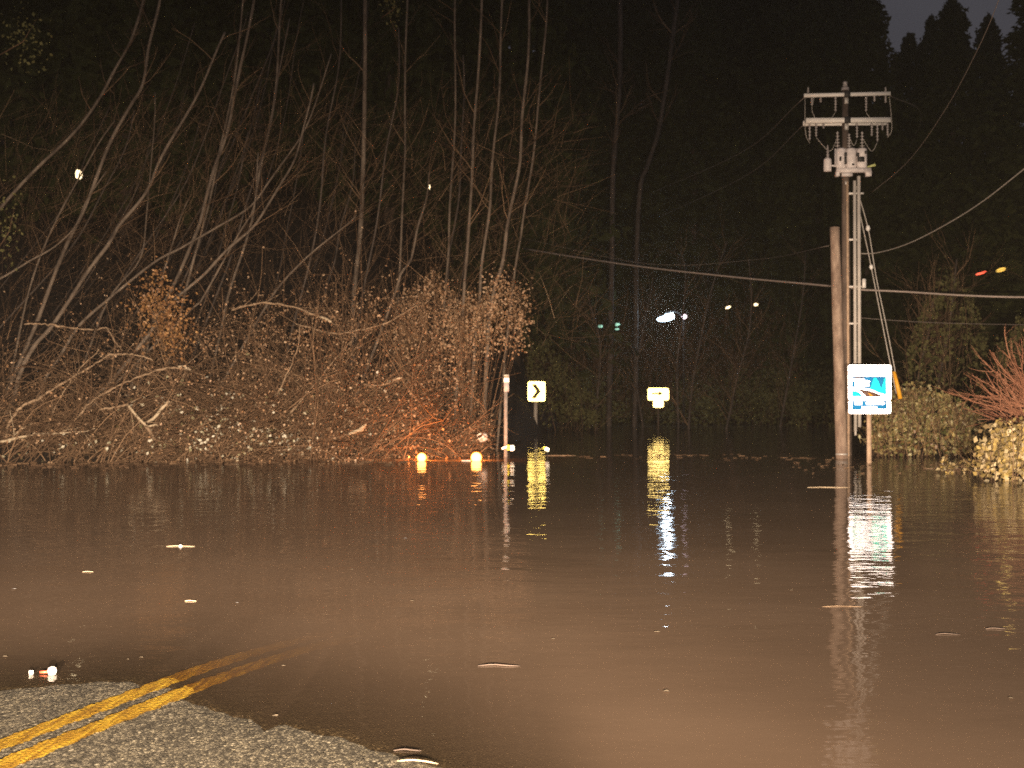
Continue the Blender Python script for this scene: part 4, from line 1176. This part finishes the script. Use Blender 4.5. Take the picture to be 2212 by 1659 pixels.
# ------------------------------------------------------------------ signs
def rrect(w, h, r, n=5):
    out = []
    for cx_, cz_, a0 in ((w / 2 - r, h / 2 - r, 0), (-w / 2 + r, h / 2 - r, 90), (-w / 2 + r, -h / 2 + r, 180), (w / 2 - r, -h / 2 + r, 270)):
        for i in range(n + 1):
            a = math.radians(a0 + 90 * i / n)
            out.append((cx_ + r * math.cos(a), cz_ + r * math.sin(a)))
    return out[::-1]
def panel(poly, org, dy, m, name, parent, t=.004):
    b = MB(); b.prism(poly, dy - t, dy, org)
    return b.build(name, m, parent)

# big roadside sign
DS = 30.0
c = P(1878.5, 841, DS)
k = DS / F
SW, SH = 93 * k, 106 * k
sg = thing('road_sign', (c.x, DS, 0), 'big white and teal picture sign on a wooden post in front of the tall pole', 'sign')
b = MB(); b.box((c.x - .005, DS + .07, (c.z - SH / 2 + .3 - .9) / 2 + .1), (.105, .10, c.z - SH / 2 + .3 + .9)); b.build('post', M['post'], sg)
zsp = c.z - SH / 2 + 30 * k
o1 = (c.x, DS, zsp + (c.z + SH / 2 - zsp) / 2)
hA = c.z + SH / 2 - zsp
hB = zsp - (c.z - SH / 2)
o2 = (c.x, DS, zsp - hB / 2)
panel(rrect(SW, hA - .004, .05), o1, 0.0, M['r_white'], 'sign_face', sg, .01)
panel(rrect(SW * .985, hB - .004, .06), o2, 0.0, M['r_white'], 'sponsor_plate', sg, .01)
b = MB(); b.prism(rrect(SW * .99, hA, .05), .003, .008, o1); b.build('sign_back', M['signback'], sg)
def sp_(x, y):     # sign picture coordinates: the zoomed crop's pixels (245..1145, 265..1270) to metres
    return ((x - 695) / 900 * SW, (767 - y) / 1005 * SH)
def art(pts, m, name, dy, par=sg):
    poly = [sp_(x, y) for x, y in pts]
    area = sum(poly[i][0] * poly[(i + 1) % len(poly)][1] - poly[(i + 1) % len(poly)][0] * poly[i][1] for i in range(len(poly)))
    if area > 0: poly = poly[::-1]
    b = MB(); b.prism(poly, -.010 - dy - .0015, -.010 - dy, (c.x, DS, c.z))
    return b.build(name, M[m], par)
art([(322, 505), (1040, 505), (1040, 880), (900, 840), (700, 760), (560, 735), (322, 722)], 'r_blue', 'picture_sky', .002)
art([(700, 755), (740, 700), (745, 640), (765, 600), (775, 560), (800, 530), (830, 545), (860, 590), (885, 640), (905, 700), (940, 770), (960, 690), (985, 640), (1000, 560), (1042, 520), (1042, 885), (900, 838)], 'r_teal', 'picture_trees', .005)
art([(322, 790), (400, 800), (470, 830), (525, 885), (528, 915), (322, 915)], 'r_green', 'picture_field', .005)
art([(340, 760), (400, 765), (520, 770), (700, 800), (850, 855), (965, 905), (930, 915), (620, 918), (580, 870), (520, 820), (440, 780)], 'r_brown', 'picture_road', .005)
art([(640, 835), (700, 850), (760, 895), (775, 915), (700, 915), (690, 880)], 'guard', 'picture_road_line', .008)
art([(330, 545), (580, 550), (585, 580), (690, 590), (700, 610), (670, 640), (690, 690), (670, 705), (385, 705), (380, 610), (330, 590)], 'r_white', 'lettering_block', .008)
art([(340, 530), (430, 515), (560, 522), (600, 530), (560, 540), (430, 544)], 'r_brown', 'lettering', .008)
for (x, y, w, h_) in ((655, 345, 26, 34), (752, 345, 30, 34), (350, 445, 40, 10), (570, 428, 34, 16), (625, 440, 40, 30), (655, 420, 26, 14), (760, 422, 30, 14), (1030, 440, 30, 14)):
    art([(x - w / 2, y - h_ / 2), (x + w / 2, y - h_ / 3), (x + w / 3, y + h_ / 2), (x - w / 3, y + h_ / 3)], 'r_grey', 'lettering', .002)
art([(325, 1000), (1050, 1000), (1050, 1170), (860, 1172), (500, 1185), (325, 1190)], 'r_blue', 'plate_ground', .002)
art([(370, 1030), (385, 1024), (520, 1026), (540, 1046), (530, 1078), (500, 1084), (385, 1082), (370, 1060)], 'r_white', 'lettering_block', .005)
art([(610, 1036), (650, 1026), (980, 1026), (1008, 1042), (1008, 1066), (980, 1080), (640, 1080), (610, 1060)], 'r_white', 'lettering_block', .005)
art([(525, 1116), (840, 1118), (850, 1140), (846, 1166), (525, 1166)], 'r_white', 'lettering_block', .005)
b = MB()
for dz in (SH * .42, SH * .05, -SH * .42):
    b.lathe((c.x, DS - .012, c.z + dz), [(0, -.012), (.010, -.010), (.012, 0)], 8, axis='y')
b.build('bolt', M['galv'], sg)

# chevron sign
DC = 58.0
c = P(1159, 845.5, DC); k = DC / F
w, h_ = 38 * k, 43 * k
ch = thing('chevron_sign', (c.x, DC, 0), 'yellow chevron sign with a black arrowhead pointing right, on a thin metal post', 'sign')
b = MB(); b.box((c.x - 2 * k, DC + .05, (c.z - 0.6) / 2 + .2), (.17, .06, c.z + .8)); b.build('post', plain('sign_post_galvanised', (.42, .37, .31), .5), ch)
panel(rrect(w, h_, .12), (c.x, DC, c.z), 0, M['r_yellow'], 'sign_face', ch, .012)
def cv(x, y): return ((x - 772) / 6.38 / 1.1573 * k * 1.12, (368 - y) / 6.38 / 1.1573 * k * 1.08)
poly = [cv(x, y) for x, y in ((704, 262), (764, 262), (834, 366), (756, 472), (694, 472), (768, 366))]
b = MB(); b.prism(poly, -.020, -.0135, (c.x, DC, c.z)); b.build('chevron', M['blackprint'], ch)

# arrow sign with plaque
DA = 68.0
c = P(1422, 851.5, DA); k = DA / F
ar = thing('arrow_sign', (c.x, DA, 0), 'yellow arrow sign with a small plaque hung below it, beyond the flood', 'sign')
panel(rrect(46 * k, 27 * k, .12), (c.x, DA, c.z), 0, M['r_yellow_far'], 'sign_face', ar, .012)
c2 = P(1422, 872, DA)
panel(rrect(23 * k, 17 * k, .10), (c2.x, DA - .02, c2.z), 0, M['r_yellow_far'], 'speed_plaque', ar, .012)
cc = P(1420, 850, DA)
poly = [(-12 * k, 1.5 * k), (3 * k, 1.5 * k), (3 * k, 4.4 * k), (12 * k, 0), (3 * k, -4.4 * k), (3 * k, -1.5 * k), (-12 * k, -1.5 * k)]
b = MB(); b.prism(poly, -.022, -.0135, (cc.x, DA, cc.z)); b.build('arrow', M['blackprint'], ar)
b = MB(); b.box((c.x, DA + .06, (c.z - .5) / 2), (.10, .08, c.z + 1.0)); b.build('post', M['post_dim'] if 'post_dim' in M else plain('dim_post', (.10, .07, .05), .8), ar)

# marker post
DM = 33.3
k = DM / F
p = P(1094, 930, DM)
mp_ = thing('marker_post', (p.x, DM, 0), 'slim post with a white reflective top, left of the chevron sign', 'post')
zt_, zm = P(1094, 809, DM).z, P(1094, 846, DM).z
b = MB(); b.box((p.x - .02, DM, (zm - .3) / 2), (7.5 * k, .06, zm + .3)); b.build('post', plain('pale_grey_post', (.44, .38, .34), .7), mp_)
b = MB(); b.box((p.x, DM - .02, zm + (zt_ - zm) * .27), (11 * k, .03, (zt_ - zm) * .54)); b.build('lower_band', plain('pale_band', (.75, .66, .66), .5), mp_)
b = MB(); b.box((p.x, DM - .03, zm + (zt_ - zm) * .68), (12 * k, .03, (zt_ - zm) * .27)); b.build('reflector_band', retro('dim_reflective_band', (.8, .78, .7), .05), mp_)
b = MB(); b.box((p.x, DM - .02, zm + (zt_ - zm) * .92), (11 * k, .03, (zt_ - zm) * .15)); b.build('cap', plain('cap_white', (.75, .66, .55), .5), mp_)

# ------------------------------------------------------------------ drowned barricade with two amber lights
DB = 31.0
bc = thing('road_barricade', P(970, 990, DB), 'drowned road barricade, only its top rail and two amber lights above the flood', 'barricade')
b = MB(); b.box((P(970, 996, DB).x, DB, -0.046), (1.95, .03, .10)); b.build('top_rail', plain('dull_orange_rail', (.45, .16, .04), .7), bc)
b = MB()
b.box((P(1008, 0, DB).x, DB - .02, -0.003), (.24, .012, .05))
b.build('white_stripe', M['plastic'], bc)
for u in (930, 1010):
    b = MB(); b.box((P(u, 0, DB).x, DB + .03, -0.5), (.05, .05, .9)); b.build('leg', M['galv'], bc)
for u, v, r_ in ((911, 988.5, .112), (1029, 990, .132)):
    q = P(u, v, DB)
    q.z = max(q.z, .09)
    b = MB(); b.lathe((q.x, DB - .06, q.z), [(0, -.035), (r_ * .6, -.03), (r_ * .95, -.012), (r_, 0)], 18, axis='y'); b.lathe((q.x, DB - .06, q.z), [(r_, 0), (r_ * .95, .012), (0, .03)], 18, axis='y')
    lens = b.build('amber_lens', M['amber'], bc, smooth=True)
    b = MB(); b.lathe((q.x, DB - .01, q.z), [(0, -.02), (r_ * 1.15, -.02), (r_ * 1.15, .03), (0, .03)], 18, axis='y'); b.box((q.x, DB + .01, q.z - r_), (.10, .06, .12)); b.build('lamp_housing', M['guard'], bc)
    lamp_light((q.x, DB + .22, q.z + .03), 120 * (r_ / .112) ** 2, (1.0, .30, .05), .08)

# half-sunk reflective bits beside it
def bit(name, u, v, d, parts, label, cat, group=None):
    q = P(u, v, d)
    th = thing(name, q, label, cat, group)
    for (nm, dx, dz, w, h_, ang, m) in parts:
        b = MB()
        poly = rrect(w, h_, min(w, h_) * .3, 3)
        ca, sa = math.cos(ang), math.sin(ang)
        b.prism([(x * ca - z * sa, x * sa + z * ca) for x, z in poly], -.02, .02, (q.x + dx, d, q.z + dz))
        b.build(nm, M[m], th)
    return th
M['r_dim'] = retro('weak_reflective_white', (.8, .78, .7), .10)
M['r_dimy'] = retro('weak_reflective_yellow', (.75, .6, .05), .10, tint=(.95, .9, .12))
bit('sunken_marker', 1097, 967, 32.5, [('white_half', .11, -.01, .14, .15, 0, 'r_dim'), ('yellow_band', .02, .0, .09, .14, 0, 'r_dimy'), ('arm', -.09, .0, .16, .06, .35, 'r_dim'), ('stem', .03, -.28, .02, .44, 0, 'black')],
    'tilted white and yellow reflector poking out of the flood, left one of two', 'reflector', 'reflectors poking out of the flood')
bit('sunken_marker', 1180, 970, 32.8, [('white_face', .02, -.01, .13, .11, -.5, 'r_dim'), ('yellow_corner', -.05, .04, .06, .05, -.5, 'r_dimy'), ('stem', .03, -.22, .02, .36, 0, 'black')],
    'small white reflector poking out of the flood below the chevron sign', 'reflector', 'reflectors poking out of the flood')
bit('litter_bag', 1043, 945, 33.5, [('bag', 0, 0, .26, .22, .3, 'plastic'), ('handle', -.09, .05, .12, .12, .5, 'r_dim')], 'crumpled white bag caught in the brush above the amber light', 'litter')

# ------------------------------------------------------------------ far lamps
def far_lamp(u, v, d, w, h_, m, label, ang=0.0, light=None, pole=True, cat='street lamp', name='street_lamp'):
    q = P(u, v, d); k = d / F
    th = thing(name, (q.x, d, float(height(np.array(q.x), np.array(d)))), label, cat, 'far lights beyond the flood')
    b = MB()
    poly = [(w * k / 2 * math.cos(a), h_ * k / 2 * math.sin(a)) for a in np.linspace(0, 2 * PI, 15)[:-1]][::-1]
    ca, sa = math.cos(ang), math.sin(ang)
    b.prism([(x * ca - z * sa, x * sa + z * ca) for x, z in poly], -.1, .1, (q.x, d, q.z))
    b.build('lamp', M[m], th)
    if pole:
        g0 = float(height(np.array(q.x), np.array(d)))
        b = MB(); b.tube([(q.x + 1.2, d + .3, g0 - .5), (q.x + 1.2, d + .3, q.z + .2), (q.x + .6, d + .3, q.z + .5), (q.x, d + .2, q.z + .35)], .07, 8); b.build('lamp_post', M['black'], th)
    if light:
        lamp_light((q.x, d - .6, q.z), light[0], light[1], .3)
    return th
far_lamp(1438, 688, 78, 38, 12, 'cool_lamp', 'brightest light, a cool white street lamp in the trees', ang=.12, light=(180, (.75, .88, 1.0)))
far_lamp(1446, 681, 78.4, 20, 15, 'cool_lamp', 'second head of the cool white street lamp, just above it', pole=False)
far_lamp(1478, 684, 78, 11, 10, 'pink_lamp', 'small pinkish light right beside the brightest lamp', pole=False, name='far_light', cat='light')
far_lamp(1297, 705, 78, 10, 6, 'green_lamp', 'small greenish light, the lone one furthest left of the white lamp', pole=False, name='far_light', cat='light')
far_lamp(1333, 701, 78, 12, 6, 'green_lamp', 'upper of two small greenish lights left of the white lamp', pole=False, name='far_light', cat='light')
far_lamp(1333, 711, 78, 9, 4, 'green_lamp', 'lower of two small greenish lights left of the white lamp', pole=False, name='far_light', cat='light')
far_lamp(1573, 664, 78, 11, 5, 'warm_lamp', 'small warm light between the white lamp and the next warm one', ang=.4, pole=False, name='far_light', cat='light')
far_lamp(1633, 658, 78, 8, 6, 'warm_lamp', 'tiny warm light nearest the short wooden pole', pole=False, name='far_light', cat='light')
far_lamp(2119, 590, 70, 22, 5, 'red_lamp', 'red light among the trees beyond the red twiggy bush', ang=.3, pole=False, name='far_light', cat='light')
far_lamp(2162, 583, 70, 20, 8, 'yellow_lamp', 'yellow street lamp above the right bank', ang=.3, light=(8, (1.0, .66, .18)), pole=False)
far_lamp(170, 377, 60, 13, 20, 'warm_lamp', 'lone warm window light high in the wood at the left', pole=False, name='far_light', cat='light')
far_lamp(927, 404, 60, 5, 10, 'warm_lamp', 'faint light above the short curved stem', pole=False, name='far_light', cat='light')
# clumps of evergreen leaves catching the light near the top
def spray(u, v, d, su, sv, n, label):
    q = P(u, v, d)
    th = thing('evergreen_bough', q, label, 'branch', 'leafy boughs near the top of the photo')
    b = MB(); c = [tuple(P(rng.normal(u, su), rng.normal(v, sv), rng.normal(d, .4))) for i in range(n)]
    b.leaves(c, .10); b.build('leaves', M['dimleaf'], th)
    b = MB(); b.tube([tuple(P(u - su * 2, v + sv, d + .3)), tuple(q), tuple(P(u + su, v - sv * 1.5, d + .4))], [.02, .015, .006], 5); b.build('branch', M['twig'], th)
spray(50, 90, 30, 30, 34, 170, 'pale leafy bough in the top corner beside the leaning alders')
spray(848, 22, 34, 12, 16, 70, 'small leafy bough lit at the top edge of the photo')
spray(20, 500, 31, 16, 50, 90, 'leafy bough hanging at the left edge below the corner one')

# ------------------------------------------------------------------ floating bits
def floater(name, u, v, L_, w, m, label, ang=0.0, cat='debris', z=.006, lump=None, bendy=.1):
    q = G(u, v, .004)
    th = thing(name, q, label, cat, 'bits floating on the flood')
    b = MB()
    dx, dy = math.cos(ang) * L_ / 2, math.sin(ang) * L_ / 2
    pts = [(q.x - dx, q.y - dy, z * .6), (q.x - dx * .3, q.y - dy * .3 + L_ * bendy, z), (q.x + dx * .4, q.y + dy * .4, z * .9), (q.x + dx, q.y + dy, z * .5)]
    b.tube(smoothline(pts, 9), [w * .5 * s for s in (.5, .9, 1, 1, 1, .95, .9, .7, .4)], 6)
    b.build('twig', M[m], th)
    if lump:
        b = MB(); b.lathe((q.x + lump[0], q.y, -.01), [(0, 0), (lump[1], .012), (lump[1] * .9, lump[1]), (lump[1] * .4, lump[1] * 1.5), (0, lump[1] * 1.6)], 9); b.build('lump', M['plastic'], th)
    return th
def leaf(u, v, s, m, label, ang=0.0):
    q = G(u, v, .004)
    s = s * .75
    b = MB()
    n = 9
    for r_, zz_ in ((1, .006),):
        out = []
        for i in range(n):
            a = 2 * PI * i / n + ang
            rr_ = s * (.55 + .45 * abs(math.sin(a * 1.5 + ang)))
            out.append((q.x + rr_ * math.cos(a), q.y + rr_ * math.sin(a) * 1.2, .004 + .12 * s * abs(math.sin(a))))
        out.append((q.x, q.y, .004))
        b.add(out, [(i, (i + 1) % n, n) for i in range(n)])
    o = b.build('floating_leaf', m if not isinstance(m, str) else M[m], None, loc=tuple(q))
    return tag(o, label, 'leaf', 'bits floating on the flood')
floater('floating_twig', 390, 1180, .30, .010, 'palewood', 'white stick with a round lump, floating below the brush reflection', lump=(.0, .022))
floater('floating_twig', 412, 1298, .09, .008, 'palewood', 'short pale stick with a dot beside it, floating left of the middle of the flood')
floater('floating_twig', 190, 1235, .10, .006, 'palewood', 'small pale twig floating near the left edge')
floater('floating_twig', 1078, 1438, .24, .008, 'pole_dark', 'dull dark stick floating low in the middle of the flood')
floater('floating_twig', 902, 1650, .175, .0062, 'palewood', 'pale stick lying at the tip of the dry asphalt', ang=-.18, z=.018, bendy=.02)
floater('floating_twig', 1790, 1053, .75, .010, 'palewood', 'long thin pink stick floating left of the old pole reflection')
floater('floating_twig', 1820, 1310, .30, .004, 'limb', 'thin stick floating across the pole reflections', bendy=.03)
floater('floating_twig', 2048, 1370, .16, .006, 'pole_dark', 'thin stick floating right of the sign reflection, lower one')
floater('floating_twig', 2152, 1358, .14, .006, 'pole_dark', 'thin stick floating nearest the right edge')
floater('floating_twig', 880, 1621, .12, .005, 'pole_dark', 'dark twig just beyond the tip of the dry asphalt')
floater('floating_twig', 1010, 985, .9, .012, 'limb', 'stick drifting between the amber lights', bendy=.02)
floater('floating_twig', 1210, 984, .9, .02, 'limb', 'long orange lit stick drifting beyond the right amber light', bendy=.02)
floater('floating_twig', 2050, 1012, 1.1, .02, 'limb', 'orange stick floating in front of the bramble mound', bendy=.03)
for (u, v, s, m, l) in ((30, 1272, .028, 'plastic', 'white leaf floating at the left edge'), (512, 1302, .018, 'plastic', 'tiny white leaf floating in the middle left of the flood'), (875, 1163, .040, 'plastic', 'white leaf floating below the left amber light'),
                        (305, 1420, .018, 'palewood', 'small leaf floating just above the dry asphalt'), (276, 1424, .012, 'palewood', 'tiny leaf beside the small one above the dry asphalt'), (595, 1546, .022, 'palewood', 'pale leaf floating right of the end of the yellow lines'),
                        (612, 1438, .018, 'palewood', 'leaf floating beyond the drowned yellow lines'), (1440, 1493, .026, 'palewood', 'pale leaf floating alone low in the flood'), (890, 1298, .022, 'palewood', 'dull leaf floating in the middle of the flood'),
                        (1420, 1365, .03, 'palewood', 'pale leaf floating below the white lamp reflection'), (2185, 1508, .02, 'palewood', 'leaf floating low at the right edge'), (1195, 1380, .018, 'palewood', 'dull leaf left of the lamp reflection'),
                        (205, 1140, .03, 'palewood', 'leaf floating at the end of the brush reflection'), (1245, 1100, .05, 'tanleaf', 'broad leaf floating right of the chevron reflection'), (760, 1230, .024, 'palewood', 'leaf floating between the amber streaks and the white stick'),
                        (10, 1418, .02, 'palewood', 'leaf floating above the corner of dry asphalt'), (1710, 1275, .02, 'palewood', 'leaf floating left of the sign reflection'), (935, 1310, .014, 'palewood', 'speck of leaf right of the dull leaf')):
    leaf(u, v, s, m, l, u * .1)
# crumpled cup
q = G(108, 1456, .0)
th = thing('litter_cup', q, 'crumpled white and red cup floating beside the dry asphalt', 'litter')
b = MB(); b.lathe((q.x + .012, q.y, -.006), [(0, 0), (.020, .004), (.026, .022), (.022, .040), (.012, .046)], 9); b.build('cup', M['plastic'], th)
b = MB(); b.tube([(q.x - .055, q.y, .010), (q.x - .015, q.y, .012)], .008, 6); b.build('straw', M['redplastic'], th)
b = MB(); b.box((q.x - .105, q.y, .010), (.022, .015, .02), .5); b.build('lid', M['plastic'], th)
# scum line of litter drifting on the far water
b = MB()
for i in range(70):
    u = rng.uniform(1190, 1800); v = rng.normal(986 + (u - 1500) * .012, 3.0)
    q = G(u, v, .01)
    a = rng.normal(0, .3); L_ = rng.uniform(.03, .2)
    b.tube([(q.x - L_ / 2, q.y - a * .2, .004), (q.x + L_ / 2, q.y + a * .2, .006)], rng.uniform(.003, .007), 4, cap=False)
for i in range(500):
    u = rng.uniform(-20, 900); v = rng.normal(1000 - u * .012, 6)
    q = G(u, v, .01)
    L_ = rng.uniform(.03, .2)
    b.tube([(q.x - L_ / 2, q.y, .008), (q.x + L_ / 2, q.y + rng.normal(0, .05), .012)], rng.uniform(.004, .012), 4, cap=False)
for i in range(70):
    u = rng.uniform(1700, 2130); v = rng.normal(1008, 9)
    q = G(u, v, .01); L_ = rng.uniform(.02, .09)
    b.tube([(q.x - L_ / 2, q.y, .008), (q.x + L_ / 2, q.y + rng.normal(0, .05), .012)], rng.uniform(.004, .010), 4, cap=False)
tag(b.build('debris', M['twig']), 'thin line of twigs and scum drifting on the water', 'debris', None, 'stuff')

# ------------------------------------------------------------------ haze volume added to lift the blacks and give lamps halos
HAZE = 0.0016
if HAZE:
    hm = bpy.data.materials.new('added_haze')
    hm.use_nodes = True
    nt = hm.node_tree
    nt.nodes.remove(nt.nodes['Principled BSDF'])
    pv = nt.nodes.new('ShaderNodeVolumePrincipled')
    pv.inputs['Color'].default_value = (0.85, 0.78, 0.68, 1)
    pv.inputs['Density'].default_value = HAZE
    pv.inputs['Anisotropy'].default_value = 0.82
    nt.links.new(pv.outputs[0], nt.nodes['Material Output'].inputs['Volume'])
    b = MB()
    b.box((0, 125, 34), (262, 276, 72))
    hz = b.build('haze', hm)
    tag(hz, kind='stuff')
